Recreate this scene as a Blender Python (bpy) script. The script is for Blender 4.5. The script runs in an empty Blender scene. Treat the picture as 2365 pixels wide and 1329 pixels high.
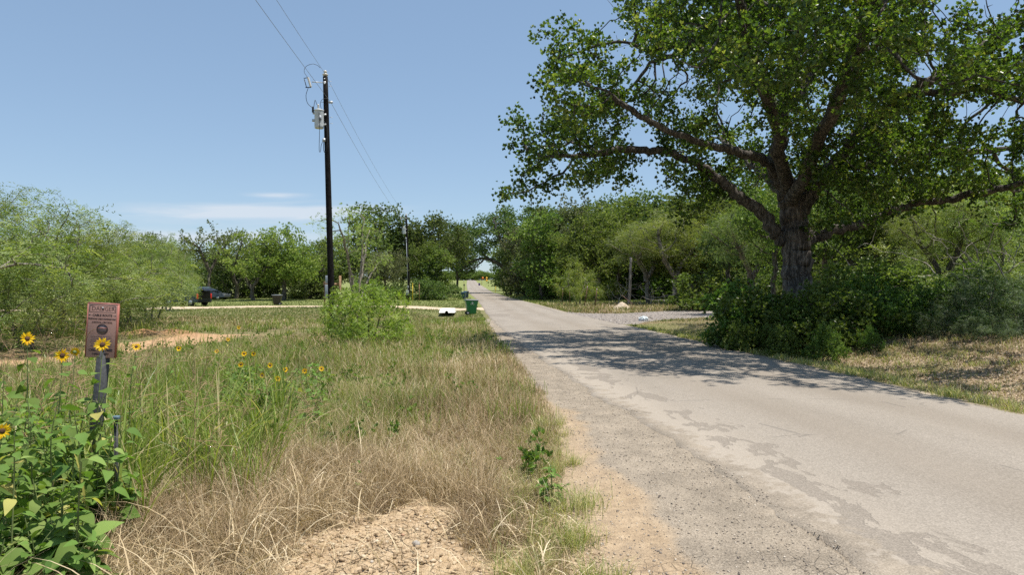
import bpy, bmesh, math, random
import numpy as np
from mathutils import Vector, Matrix, kdtree

PI = math.pi
scene = bpy.context.scene
COL = scene.collection
CAMZ, FPX, CX, HY = 1.6, 1577.0, 1182.5, 650.0

# ------------------------------------------------------------------ helpers
def tag(o, label=None, cat=None, group=None, kind=None):
    if label: o["label"] = label
    if cat: o["category"] = cat
    if group: o["group"] = group
    if kind: o["kind"] = kind
    return o

def empty(name, loc=(0, 0, 0), rz=0.0):
    o = bpy.data.objects.new(name, None)
    o.empty_display_size = 0.3
    COL.objects.link(o)
    o.location = loc
    o.rotation_euler = (0, 0, rz)
    return o

def link(name, me, parent=None, mats=()):
    o = bpy.data.objects.new(name, me)
    COL.objects.link(o)
    for m in mats:
        me.materials.append(m)
    if parent is not None:
        o.parent = parent
    return o

def copy_tree(o, parent=None):
    c = o.copy()
    COL.objects.link(c)
    c.parent = parent
    for ch in list(o.children):
        copy_tree(ch, c)
    return c

def np_mesh(name, V, F, attrs=None, smooth=False):
    """F: int array (n,3) or (n,4), or a list of such arrays"""
    Fs = F if isinstance(F, (list, tuple)) else [F]
    Fs = [np.asarray(f, dtype=np.int32) for f in Fs if len(f)]
    V = np.asarray(V, dtype=np.float32)
    me = bpy.data.meshes.new(name)
    me.vertices.add(len(V))
    me.vertices.foreach_set("co", V.ravel())
    loops = np.concatenate([f.ravel() for f in Fs])
    cnt = np.concatenate([np.full(len(f), f.shape[1], dtype=np.int32) for f in Fs])
    start = np.concatenate([[0], np.cumsum(cnt)[:-1]]).astype(np.int32)
    me.loops.add(len(loops))
    me.loops.foreach_set("vertex_index", loops.astype(np.int32))
    me.polygons.add(len(cnt))
    me.polygons.foreach_set("loop_start", start)
    if smooth:
        me.polygons.foreach_set("use_smooth", np.ones(len(cnt), dtype=bool))
    for k, a in (attrs or {}).items():
        at = me.attributes.new(k, 'FLOAT', 'POINT')
        at.data.foreach_set("value", np.asarray(a, dtype=np.float32))
    me.update(calc_edges=True)
    return me

_T = np.random.default_rng(7).random((256, 256))
def vnoise(x, y, s=1.0, seed=0):
    x = np.asarray(x, float) / s + seed * 17.3 + 1000.0
    y = np.asarray(y, float) / s + seed * 9.7 + 1000.0
    xi, yi = np.floor(x).astype(int), np.floor(y).astype(int)
    fx, fy = x - xi, y - yi
    fx, fy = fx * fx * (3 - 2 * fx), fy * fy * (3 - 2 * fy)
    a, b = _T[xi & 255, yi & 255], _T[(xi + 1) & 255, yi & 255]
    c, d = _T[xi & 255, (yi + 1) & 255], _T[(xi + 1) & 255, (yi + 1) & 255]
    return (a * (1 - fx) + b * fx) * (1 - fy) + (c * (1 - fx) + d * fx) * fy
def fbm(x, y, s=1.0, seed=0, o=3):
    r, a, t = 0, 1, 0
    for k in range(o):
        r = r + a * vnoise(x, y, s / 2 ** k, seed + k); t += a; a *= .5
    return r / t
def sstep(a, b, x):
    t = np.clip((np.asarray(x, float) - a) / (b - a), 0, 1)
    return t * t * (3 - 2 * t)

# ------------------------------------------------------------------ terrain
def table(pts, blur=6.0, lo=-80, hi=1700):
    g = np.arange(lo, hi, 0.5)
    p = np.array(pts, float)
    v = np.interp(g, p[:, 0], p[:, 1])
    k = np.hanning(int(blur * 2) * 2 + 3); k /= k.sum()
    n = len(k) // 2
    v = np.convolve(np.pad(v, n, mode='edge'), k, mode='valid')
    return lambda y: np.interp(y, g, v)
ZR = table([(-80, .9), (-40, .6), (0, 0), (20, -.34), (35, -.57), (49, -.72), (72, -.86), (100, -.87), (158, -.93), (280, -.1), (330, .25),
            (400, 1.0), (500, 2.2), (560, 2.6), (650, 2.5), (900, 0), (1700, -4)], 8)
RL = table([(-40, 3.4), (0, 2.15), (4, 2.0), (8, 1.75), (11.5, 1.25), (15, .85), (22, .2), (30, -.45), (49, -1.85), (73, -3.36), (100, -5.4),
            (158, -10.2), (326, -21.7), (500, -32.8), (700, -48), (1700, -120)], 3)
RR = table([(-40, 8.8), (0, 7.0), (10, 6.6), (20, 6.15), (30, 5.75), (49, 4.2), (73, 2.57), (100, -.1), (158, -4.6), (326, -15.9), (500, -27),
            (700, -42), (1700, -114)], 3)
GL = table([(-40, 1.8), (0, 1.3), (4, 1.05), (8, .85), (11, .7), (15, .45), (22, -.05), (30, -.6), (49, -1.95), (73, -3.5), (158, -10.4),
            (326, -22), (1700, -121)], 2)
GE = table([(-40, .5), (0, .3), (4, .3), (8, .55), (11, .5), (15, .25), (24, -.45), (30, -.85), (49, -2.2), (73, -3.8), (158, -10.8),
            (326, -22.3), (1700, -121.5)], 2)

TRACK = np.array([(-40, 12.0), (-22, 14.8), (-12.9, 17.2), (-12.4, 19.0), (-12.1, 21.5), (-11.6, 24), (-10.6, 26.3), (-9.2, 27.2)])
DRIVE = np.array([(-1.5, 58.5), (-5.6, 61.0), (-10.9, 66.5), (-16.7, 68.5), (-24.8, 66.5), (-29.5, 63.5), (-33, 60.5), (-45, 55)])
GRAVEL = np.array([(4.4, 42.0), (8, 43.2), (14, 47.0), (22, 50.0), (34, 51.5), (60, 54)])
def polydist(x, y, P):
    x = np.asarray(x, float); y = np.asarray(y, float)
    d = np.full(np.broadcast(x, y).shape, 1e9)
    for (ax, ay), (bx, by) in zip(P[:-1], P[1:]):
        vx, vy = bx - ax, by - ay
        t = np.clip(((x - ax) * vx + (y - ay) * vy) / (vx * vx + vy * vy), 0, 1)
        d = np.minimum(d, np.hypot(x - ax - t * vx, y - ay - t * vy))
    return d
def track_m(x, y):
    w = (fbm(x, y, 1.6, 3) - .5)
    end = 1 - sstep(-11.6, -9.6, x + (w) * 2)
    return sstep(0.5, -.1, polydist(x, y, TRACK) - 1.35 + w * 1.5) * end
def drive_m(x, y):
    w = (fbm(x, y, 2.2, 5) - .5)
    return sstep(0.5, -.3, polydist(x, y, DRIVE) - 2.2 + w * 1.3) * (x < RL(y) + .5)
def gravel_m(x, y):
    w = (fbm(x, y, 2.5, 6) - .5)
    d = polydist(x, y, GRAVEL) - 4.4 - 4.2 * sstep(9, 4, x) + w * 1.8
    return sstep(0.6, -.3, d) * (x > RR(y) - .5)
def bare_d(x, y):
    return np.minimum(np.minimum(np.hypot((x + 0.86) / .66, (y - 4.4) / .85), np.hypot((x + .35) / .35, (y - 4.1) / .5)), np.hypot((x + 1.0) / .66, (y - 3.3) / 1.0)) + (fbm(x, y, .5, 11, 4) - .5) * 2.2 + (fbm(x, y, .16, 12, 3) - .5) * 1.6
def bare_m(x, y):
    n = (fbm(x, y, .5, 11, 4) - .5) + .6 * (fbm(x, y, .16, 12, 3) - .5)
    a = np.minimum(np.hypot((x + 0.86) / .66, (y - 4.4) / .85), np.hypot((x + .35) / .35, (y - 4.1) / .5))
    b = np.hypot((x + 1.0) / .62, (y - 3.3) / 1.0)
    return sstep(1.25, .7, np.minimum(a, b) + n * 2.6)

def ground_z(x, y, carve=True):
    x = np.asarray(x, float); y = np.asarray(y, float)
    z = ZR(y)
    l = RL(y) - x
    u = x - RR(y)
    nl = sstep(0, 1, np.maximum(l, u))
    # left field
    dl = np.interp(l, [0, .9, 2.0, 4, 8, 40, 200], [0, -.03, -.13, -.10, -.06, -.05, .4])
    z = z + np.where(l > 0, dl, 0)
    # culvert ditch
    z = z - .42 * np.exp(-((l - 3.2) / 1.5) ** 2) * sstep(40, 52, y) * (1 - sstep(53.2, 54.6, y))
    # right bank
    near = sstep(38, 30, y)
    pr = np.interp(u, [0, .5, 1.6, 3.0, 5.5, 9, 40, 200], [0, -.05, -.22, .02, .42, .55, .7, 1.0])
    pf = np.interp(u, [0, .5, 2.0, 6, 40, 200], [0, -.04, -.08, .06, .35, 1.0])
    z = z + np.where(u > 0, pr * near + pf * (1 - near), 0)
    z = z + nl * ((fbm(x, y, 2.3, 1) - .5) * .10 + (fbm(x, y, 14, 2) - .5) * .30 * sstep(4, 14, np.maximum(l, u)))
    z = z + nl * (fbm(x, y, .22, 8, 3) - .5) * .05 * sstep(14, 5, np.hypot(x, y))
    z = z + nl * (fbm(x, y, .06, 9, 2) - .5) * .035 * sstep(8, 5, np.hypot(x, y)) * bare_m(x, y)
    z = z - .05 * track_m(x, y) + .03 * gravel_m(x, y)
    # red dirt spoil beside the track
    z = z + .24 * np.exp(-((x + 13.6) / 1.9) ** 2 - ((y - 26.2) / .8) ** 2) * (.6 + .8 * vnoise(x, y, .5, 4))
    z = z + .2 * np.exp(-((x + 16.6) / 1.6) ** 2 - ((y - 24.9) / .6) ** 2)
    # far hills
    z = z + 5.0 * sstep(380, 620, y) * sstep(40, 200, np.abs(x + 34)) + 2.0 * sstep(600, 900, y)
    if carve:
        inside = np.minimum(-l, -u)            # metres inside the pavement
        z = z - .12 * sstep(-.02, .25, inside)
    return z
def gz(x, y):
    return float(ground_z(np.array([x]), np.array([y]))[0])
def W(px, py, Y):
    return Vector(((px - CX) / FPX * Y, Y, CAMZ - (py - HY) / FPX * Y))
def on_ground(px, Y, sink=0.0):
    x = (px - CX) / FPX * Y
    return Vector((x, Y, gz(x, Y) - sink))

# ------------------------------------------------------------------ materials
def nodes_of(name):
    m = bpy.data.materials.new(name)
    m.use_nodes = True
    nt = m.node_tree
    return m, nt, nt.nodes["Principled BSDF"], nt.nodes["Material Output"]
def N(nt, typ, **kw):
    n = nt.nodes.new(typ)
    for k, v in kw.items():
        if k in n.inputs.keys(): n.inputs[k].default_value = v
        else: setattr(n, k, v)
    return n
def L(nt, a, b): nt.links.new(a, b)
def ramp(nt, fac, stops, interp='LINEAR'):
    r = nt.nodes.new("ShaderNodeValToRGB")
    r.color_ramp.interpolation = interp
    e = r.color_ramp.elements
    while len(e) > 1: e.remove(e[-1])
    e[0].position, e[0].color = stops[0][0], tuple(stops[0][1]) + (1,)
    for p, c in stops[1:]:
        q = e.new(p); q.color = tuple(c) + (1,)
    if fac is not None: L(nt, fac, r.inputs[0])
    return r.outputs[0]
def noise(nt, scale, detail=4, vec=None, rough=.55, dist=0):
    n = N(nt, "ShaderNodeTexNoise", Scale=scale, Detail=detail, Roughness=rough, Distortion=dist)
    if vec is not None: L(nt, vec, n.inputs["Vector"])
    return n.outputs["Fac"]
def coord(nt, scale=(1, 1, 1), which="Object"):
    t = N(nt, "ShaderNodeTexCoord"); m = N(nt, "ShaderNodeMapping")
    m.inputs["Scale"].default_value = scale
    L(nt, t.outputs[which], m.inputs[0]); return m.outputs[0]
def mixc(nt, f, a, b, mode='MIX'):
    m = nt.nodes.new("ShaderNodeMix"); m.data_type = 'RGBA'; m.blend_type = mode
    for i, v in ((0, f), (6, a), (7, b)):
        if hasattr(v, "is_output"): L(nt, v, m.inputs[i])
        elif i == 0: m.inputs[0].default_value = v
        else: m.inputs[i].default_value = tuple(v) + (1,)
    return m.outputs[2]
def math_(nt, op, a, b=0.0, c=None, clamp=False):
    m = nt.nodes.new("ShaderNodeMath"); m.operation = op; m.use_clamp = clamp
    for i, v in enumerate((a, b) if c is None else (a, b, c)):
        if hasattr(v, "is_output"): L(nt, v, m.inputs[i])
        else: m.inputs[i].default_value = v
    return m.outputs[0]
def attr(nt, name):
    return N(nt, "ShaderNodeAttribute", attribute_name=name).outputs["Fac"]
def bump(nt, bs, h, strength=.3, dist=.02):
    b = N(nt, "ShaderNodeBump", Strength=strength, Distance=dist)
    L(nt, h, b.inputs["Height"]); L(nt, b.outputs[0], bs.inputs["Normal"])

def plain(name, col, rough=.6, var=.15, scale=6, metal=0.0, spec=.5, bmp=.1):
    m, nt, bs, out = nodes_of(name)
    v = coord(nt)
    n = noise(nt, scale, 5, v)
    lo = tuple(c * (1 - var) for c in col); hi = tuple(min(1, c * (1 + var)) for c in col)
    L(nt, ramp(nt, n, [(.3, lo), (.7, hi)]), bs.inputs["Base Color"])
    bs.inputs["Roughness"].default_value = rough
    bs.inputs["Metallic"].default_value = metal
    bs.inputs["Specular IOR Level"].default_value = spec
    if bmp: bump(nt, bs, noise(nt, scale * 6, 3, v), bmp, .01)
    return m

def leaf_mat(name, stops, trans=.35, rough=.45, hue=.02, spec=.4, tcol=1.25):
    """stops: colour ramp over the per-leaf 'tint' attribute"""
    m, nt, bs, out = nodes_of(name)
    c = ramp(nt, attr(nt, "tint"), stops)
    oi = N(nt, "ShaderNodeObjectInfo")
    h = N(nt, "ShaderNodeHueSaturation")
    L(nt, math_(nt, 'MULTIPLY_ADD', oi.outputs["Random"], hue * 2, .5 - hue), h.inputs["Hue"])
    L(nt, math_(nt, 'MULTIPLY_ADD', oi.outputs["Random"], .35, .85), h.inputs["Value"])
    L(nt, c, h.inputs["Color"])
    L(nt, h.outputs[0], bs.inputs["Base Color"])
    bs.inputs["Roughness"].default_value = rough
    bs.inputs["Specular IOR Level"].default_value = spec
    tr = N(nt, "ShaderNodeBsdfTranslucent")
    tc = mixc(nt, 1.0, h.outputs[0], (tcol, tcol * 1.08, tcol * .45), 'MULTIPLY')
    L(nt, tc, tr.inputs[0])
    mx = N(nt, "ShaderNodeMixShader"); mx.inputs[0].default_value = trans
    L(nt, bs.outputs[0], mx.inputs[1]); L(nt, tr.outputs[0], mx.inputs[2])
    L(nt, mx.outputs[0], out.inputs[0])
    return m

def bark_mat(name, c1, c2, sc=7, strength=.9):
    m, nt, bs, out = nodes_of(name)
    v = coord(nt, (sc, sc, sc * .22))
    n = noise(nt, 2.2, 6, v, .65, .6)
    n2 = noise(nt, .6, 3, coord(nt))
    c = ramp(nt, n, [(.40, tuple(x * .25 for x in c1)), (.5, c1), (.60, c2)])
    c = mixc(nt, math_(nt, 'MULTIPLY', n2, .5), c, tuple((a + b) * .42 for a, b in zip(c1, c2)))
    L(nt, c, bs.inputs["Base Color"])
    bs.inputs["Roughness"].default_value = .9
    bs.inputs["Specular IOR Level"].default_value = .2
    bump(nt, bs, n, strength, .08)
    return m

M = {}
g_ = lambda r, g, b: (r, g, b)
M['oak_leaf'] = leaf_mat('oak_leaf', [(0, (.030, .058, .010)), (.45, (.068, .118, .018)), (.8, (.125, .18, .028)), (1, (.22, .24, .06))], .45, .36, .0, .55, 1.6)
M['dark_leaf'] = leaf_mat('dark_leaf', [(0, (.060, .095, .030)), (.6, (.115, .160, .050)), (1, (.185, .22, .085))], .42, .5, .02)
M['mid_leaf'] = leaf_mat('mid_leaf', [(0, (.080, .125, .028)), (.6, (.155, .205, .05)), (1, (.24, .28, .095))], .45, .5, .02)
M['light_leaf'] = leaf_mat('light_leaf', [(0, (.13, .18, .04)), (.6, (.23, .285, .07)), (1, (.36, .38, .13))], .4, .5, .015)
M['mesq_leaf'] = leaf_mat('mesquite_leaf', [(0, (.075, .12, .030)), (.5, (.17, .23, .058)), (1, (.36, .40, .15))], .4, .55, .012)
M['olive_leaf'] = leaf_mat('olive_leaf', [(0, (.10, .12, .055)), (.6, (.165, .18, .085)), (1, (.25, .255, .14))], .25, .6, .015)
M['shrub_leaf'] = leaf_mat('shrub_leaf', [(0, (.06, .11, .022)), (.6, (.12, .195, .04)), (1, (.23, .30, .08))], .4, .4, .02)
M['feather_leaf'] = leaf_mat('feathery_leaf', [(0, (.06, .10, .04)), (.6, (.115, .165, .07)), (1, (.21, .26, .13))], .3, .5, .01)
M['bush_leaf'] = leaf_mat('bush_leaf', [(0, (.12, .18, .03)), (.5, (.22, .30, .05)), (1, (.38, .42, .10))], .4, .45, .01)
M['sun_leaf'] = leaf_mat('sunflower_leaf', [(0, (.07, .13, .025)), (.6, (.15, .24, .05)), (.9, (.27, .34, .10)), (1, (.42, .38, .12))], .38, .68, .01, .22)
M['green_blade'] = leaf_mat('green_blade', [(0, (.11, .15, .035)), (.35, (.21, .25, .065)), (.65, (.35, .34, .13)), (1, (.55, .47, .25))], .35, .5, .01)
M['dry_blade'] = leaf_mat('dry_blade', [(0, (.14, .092, .05)), (.35, (.34, .245, .138)), (.75, (.54, .42, .25)), (1, (.72, .61, .42))], .15, .6, .005, .3, 1.1)
M['tall_blade'] = leaf_mat('tall_green_blade', [(0, (.11, .17, .03)), (.45, (.22, .30, .055)), (.8, (.38, .40, .12)), (1, (.56, .48, .26))], .4, .4, .005)
M['lawn_blade'] = leaf_mat('lawn_blade', [(0, (.12, .165, .04)), (.6, (.21, .255, .075)), (1, (.40, .36, .18))], .3, .5, .01)
M['oak_bark'] = bark_mat('oak_bark', (.105, .088, .075), (.235, .20, .17), 4.5, 1.0)
M['limb_bark'] = bark_mat('limb_bark', (.080, .070, .060), (.20, .178, .155), 6)
M['grey_bark'] = bark_mat('grey_bark', (.10, .085, .07), (.24, .20, .17), 6)
M['pale_bark'] = bark_mat('pale_bark', (.19, .165, .135), (.36, .32, .27), 7)
M['pole'] = bark_mat('creosote_wood', (.007, .006, .006), (.016, .014, .013), 8, .5)
M['stem'] = plain('green_stem', (.13, .17, .05), .6)
M['twig'] = plain('twig', (.14, .105, .07), .8)

# ------------------------------------------------------------------ tubes and branches
def ring_frames(P):
    P = np.asarray(P, float)
    T = np.gradient(P, axis=0) if len(P) > 2 else np.repeat((P[-1:] - P[:1]), len(P), 0)
    T /= np.linalg.norm(T, axis=1)[:, None] + 1e-9
    up = np.array([1., 0, 0]) if abs(T[0][2]) > .7 else np.array([0, 0, 1.])
    A = np.zeros_like(T); a = np.cross(T[0], up); a /= np.linalg.norm(a)
    for i in range(len(T)):
        a = a - T[i] * a.dot(T[i]); a /= np.linalg.norm(a) + 1e-9
        A[i] = a
    return A, np.cross(T, A)
class Geo:
    def __init__(s): s.V, s.F4, s.F3, s.n = [], [], [], 0
    def tube(s, P, R, k=6, cap=True, bump_=0.0, rng=None, flute=0.0):
        P = np.asarray(P, float); R = np.broadcast_to(np.asarray(R, float), (len(P),)).copy()
        A, B = ring_frames(P)
        th = np.linspace(0, 2 * PI, k, endpoint=False)
        rr = R[:, None] * np.ones(k)
        if bump_: rr = rr * (1 + bump_ * (rng.random(rr.shape) - .5))
        if flute: rr = rr * (1 + flute * (np.cos(3 * th + 1)[None] * .6 + np.cos(7 * th + np.linspace(0, 1.5, len(P))[:, None]) * .4))
        V = P[:, None, :] + rr[:, :, None] * (np.cos(th)[None, :, None] * A[:, None, :] + np.sin(th)[None, :, None] * B[:, None, :])
        n = len(P); i0 = s.n + (np.arange(n - 1) * k)[:, None]; j = np.arange(k)[None, :]; j2 = (j + 1) % k
        F = np.stack([i0 + j, i0 + j2, i0 + k + j2, i0 + k + j], -1).reshape(-1, 4)
        s.V.append(V.reshape(-1, 3)); s.F4.append(F); s.n += n * k
        if cap:
            for e, base in ((0, s.n - n * k), (n - 1, s.n - k)):
                s.V.append(P[e][None]); c = s.n; s.n += 1
                jj = np.arange(k); f = np.stack([base + jj, base + (jj + 1) % k, np.full(k, c)], -1)
                s.F3.append(f[:, ::-1] if e == 0 else f)
        return s
    def raw(s, V, F):
        V = np.asarray(V, float); F = np.asarray(F)
        (s.F4 if F.shape[1] == 4 else s.F3).append(F + s.n); s.V.append(V); s.n += len(V); return s
    def box(s, c, d, rot=None):
        x, y, z = (np.array(d) / 2)
        V = np.array([(-x, -y, -z), (x, -y, -z), (x, y, -z), (-x, y, -z), (-x, -y, z), (x, -y, z), (x, y, z), (-x, y, z)])
        if rot is not None: V = V @ np.array(rot).T
        return s.raw(V + np.array(c), [(0, 3, 2, 1), (4, 5, 6, 7), (0, 1, 5, 4), (1, 2, 6, 5), (2, 3, 7, 6), (3, 0, 4, 7)])
    def build(s, name, mat, parent=None, smooth=False, bevel=0.0, seg=2):
        me = np_mesh(name, np.concatenate(s.V), [np.concatenate(f) for f in (s.F4, s.F3) if f], smooth=smooth)
        o = link(name, me, parent, [mat])
        if bevel:
            b = o.modifiers.new("bevel", 'BEVEL'); b.width = bevel; b.segments = seg; b.limit_method = 'ANGLE'; b.angle_limit = .6
        return o

def colonize(att, nodes, par, step, infl, kill, iters=90, trop=(0, 0, .05), rng=None):
    nodes = [Vector(n) for n in nodes]; par = list(par)
    att = [Vector(a) for a in att]; trop = Vector(trop)
    for it in range(iters):
        if not att: break
        kd = kdtree.KDTree(len(nodes))
        for i, n in enumerate(nodes): kd.insert(n, i)
        kd.balance()
        acc = {}; keep = []
        for a in att:
            co, i, d = kd.find(a)
            if d < kill: continue
            keep.append(a)
            if d < infl:
                acc.setdefault(i, Vector()); acc[i] += (a - co).normalized()
        att = keep
        if not acc:
            infl *= 1.6
            if infl > 60: break
            continue
        added = 0
        for i, v in acc.items():
            if v.length < .05: v = v + Vector(rng.normal(0, .3, 3))
            d = (v.normalized() + trop + Vector(rng.normal(0, .16, 3))).normalized()
            p = nodes[i] + d * step
            co, j, dd = kd.find(p)
            if dd < step * .35: continue
            nodes.append(p); par.append(i); added += 1
        if not added: break
    return np.array([tuple(n) for n in nodes]), np.array(par)

def radii(nodes, par, r_tip, root_r, p=2.3, rmin=None):
    n = len(nodes); w = np.zeros(n); order = np.arange(n)[::-1]
    nch = np.bincount(par[par >= 0], minlength=n)
    w[nch == 0] = 1
    for i in order:
        if par[i] >= 0: w[par[i]] += w[i]
    r = w ** (1 / p)
    r = r_tip + (root_r - r_tip) * (r - 1) / max(r[0] - 1, 1e-6)
    if rmin is not None: r[:len(rmin)] = np.maximum(r[:len(rmin)], rmin)
    return r, w, nch

def branch_geo(nodes, par, r, w, geo=None, rng=None, sides=(9, 6, 4), minr=0.0):
    geo = geo or Geo(); n = len(nodes)
    ch = [[] for _ in range(n)]
    for i in range(n):
        if par[i] >= 0: ch[par[i]].append(i)
    stack = [i for i in range(n) if par[i] < 0]
    stack = [(i, None) for i in stack]
    while stack:
        i, frm = stack.pop()
        P, R = ([nodes[frm]], [min(r[frm], r[i] * 1.25)]) if frm is not None else ([], [])
        j = i
        while True:
            P.append(nodes[j]); R.append(r[j])
            c = ch[j]
            if not c: break
            c = sorted(c, key=lambda k: -(r[k] + 1e-4 * w[k]))
            for k in c[1:]:
                if r[k] >= minr: stack.append((k, j))
            j = c[0]
        if len(P) < 2: continue
        R[-1] *= .5
        rm = max(R)
        geo.tube(P, R, sides[0] if rm > .09 else sides[1] if rm > .025 else sides[2], cap=False, bump_=.12 if rm > .09 and rng is not None else 0, rng=rng)
    return geo

# ------------------------------------------------------------------ leaves
def kite(length, width, fold=.15):
    V = np.array([(0, 0, 0), (-width / 2, length * .5, fold * width), (0, length, 0), (width / 2, length * .5, fold * width)])
    return V, np.array([(0, 1, 2), (0, 2, 3)])
def lobed(length, width):
    w = width / 2; l = length
    V = np.array([(0, 0, 0), (-w * .45, l * .3, .01), (-w, l * .5, 0), (-w * .5, l * .62, .012), (-w * .75, l * .85, 0), (0, l, -.01), (w * .75, l * .85, 0),
                  (w * .5, l * .62, .012), (w, l * .5, 0), (w * .45, l * .3, .01)])
    return V, np.array([(0, 9, 1), (1, 9, 7), (1, 7, 3), (1, 3, 2), (9, 8, 7), (3, 7, 5), (3, 5, 4), (7, 6, 5)])
def rosette(leaf, n, spread=.9, seed=0):
    rng = np.random.default_rng(seed); V0, F0 = leaf; Vs, Fs = [], []
    for k in range(n):
        a = 2 * PI * k / n + rng.uniform(-.4, .4); t = spread * rng.uniform(.3, 1.1) ; t = PI / 2 - t
        Rx = np.array([(1, 0, 0), (0, math.cos(t), -math.sin(t)), (0, math.sin(t), math.cos(t))])
        Rz = np.array([(math.cos(a), -math.sin(a), 0), (math.sin(a), math.cos(a), 0), (0, 0, 1)])
        s = rng.uniform(.75, 1.15)
        Vs.append((V0 * s) @ Rx.T @ Rz.T); Fs.append(F0 + len(V0) * k)
    return np.concatenate(Vs), np.concatenate(Fs)
def frond(n, length, leaf_l, leaf_w, seed=0, droop=.5):
    """a feathery spray: narrow leaflets down both sides of a drooping axis"""
    rng = np.random.default_rng(seed); V0, F0 = kite(leaf_l, leaf_w, 0); Vs, Fs = [], []
    for k in range(n):
        t = (k + .5) / n; side = 1 if k % 2 else -1
        base = np.array([0, t * length, -droop * length * t * t])
        a = side * rng.uniform(.7, 1.3); tl = rng.uniform(-.4, .2)
        Rx = np.array([(1, 0, 0), (0, math.cos(tl), -math.sin(tl)), (0, math.sin(tl), math.cos(tl))])
        Rz = np.array([(math.cos(a), -math.sin(a), 0), (math.sin(a), math.cos(a), 0), (0, 0, 1)])
        Vs.append((V0 * rng.uniform(.7, 1.1)) @ Rx.T @ Rz.T + base); Fs.append(F0 + len(V0) * k)
    return np.concatenate(Vs), np.concatenate(Fs)
def rots(n, rng, up=.6):
    Z = rng.normal(0, 1, (n, 3)); Z[:, 2] = np.abs(Z[:, 2]) + up; Z /= np.linalg.norm(Z, axis=1)[:, None]
    X = rng.normal(0, 1, (n, 3)); X -= Z * (X * Z).sum(1)[:, None]; X /= np.linalg.norm(X, axis=1)[:, None]
    Y = np.cross(Z, X)
    return np.stack([X, Y, Z], -1)
def scatter(tmpl, P, R, S, tint):
    V0, F0 = tmpl
    V = np.einsum('nij,kj->nki', R, V0) * np.asarray(S)[:, None, None] + P[:, None, :]
    F = F0[None] + (np.arange(len(P)) * len(V0))[:, None, None]
    return V.reshape(-1, 3), F.reshape(-1, 3), np.repeat(tint, len(V0))
def merge(parts):
    Vs, Fs, Ts, n = [], [], [], 0
    for V, F, T in parts:
        Vs.append(V); Fs.append(F + n); Ts.append(T); n += len(V)
    return np.concatenate(Vs), np.concatenate(Fs), np.concatenate(Ts)
def leaf_cloud(tmpls, C, per, sd, rng, up=.6, smin=.75, smax=1.2, tint_sp=.18, centre=None, squash=.8):
    """leaf clusters round the points C; tint varies per cluster and per leaf"""
    n = len(C) * per
    ct = rng.normal(.5, .14, len(C))
    # neighbouring clusters share their tone
    ct += .22 * (np.sin(C[:, 0] * 1.7 + 1) * np.sin(C[:, 1] * 1.9) * np.sin(C[:, 2] * 2.3 + 2))
    P = np.repeat(C, per, 0) + rng.normal(0, sd, (n, 3)) * np.array([1, 1, squash])
    T = np.clip(np.repeat(ct, per) + rng.normal(0, tint_sp, n), 0, 1)
    ids = rng.integers(0, len(tmpls), n); parts = []
    for k, t in enumerate(tmpls):
        m = ids == k; c = int(m.sum())
        if c: parts.append(scatter(t, P[m], rots(c, rng, up), rng.uniform(smin, smax, c), T[m]))
    return merge(parts)
SKY_TINT=(1.345,1.62,1.90,1); CLOUD=(4.3,4.7,5.2,1); SKY_STR=.10; SUN_E=4.0; EXPO=0.75
# ------------------------------------------------------------------ ground (one polar sheet, split by surface)
def stones_col(nt, vec, scale, c_lo, c_hi):
    vo = N(nt, "ShaderNodeTexVoronoi", Scale=scale); L(nt, vec, vo.inputs["Vector"])
    sep = N(nt, "ShaderNodeSeparateColor"); L(nt, vo.outputs["Color"], sep.inputs[0])
    return ramp(nt, sep.outputs[0], [(0, c_lo), (.6, tuple((a + b) / 2 for a, b in zip(c_lo, c_hi))), (1, c_hi)]), vo.outputs["Distance"]

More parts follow.
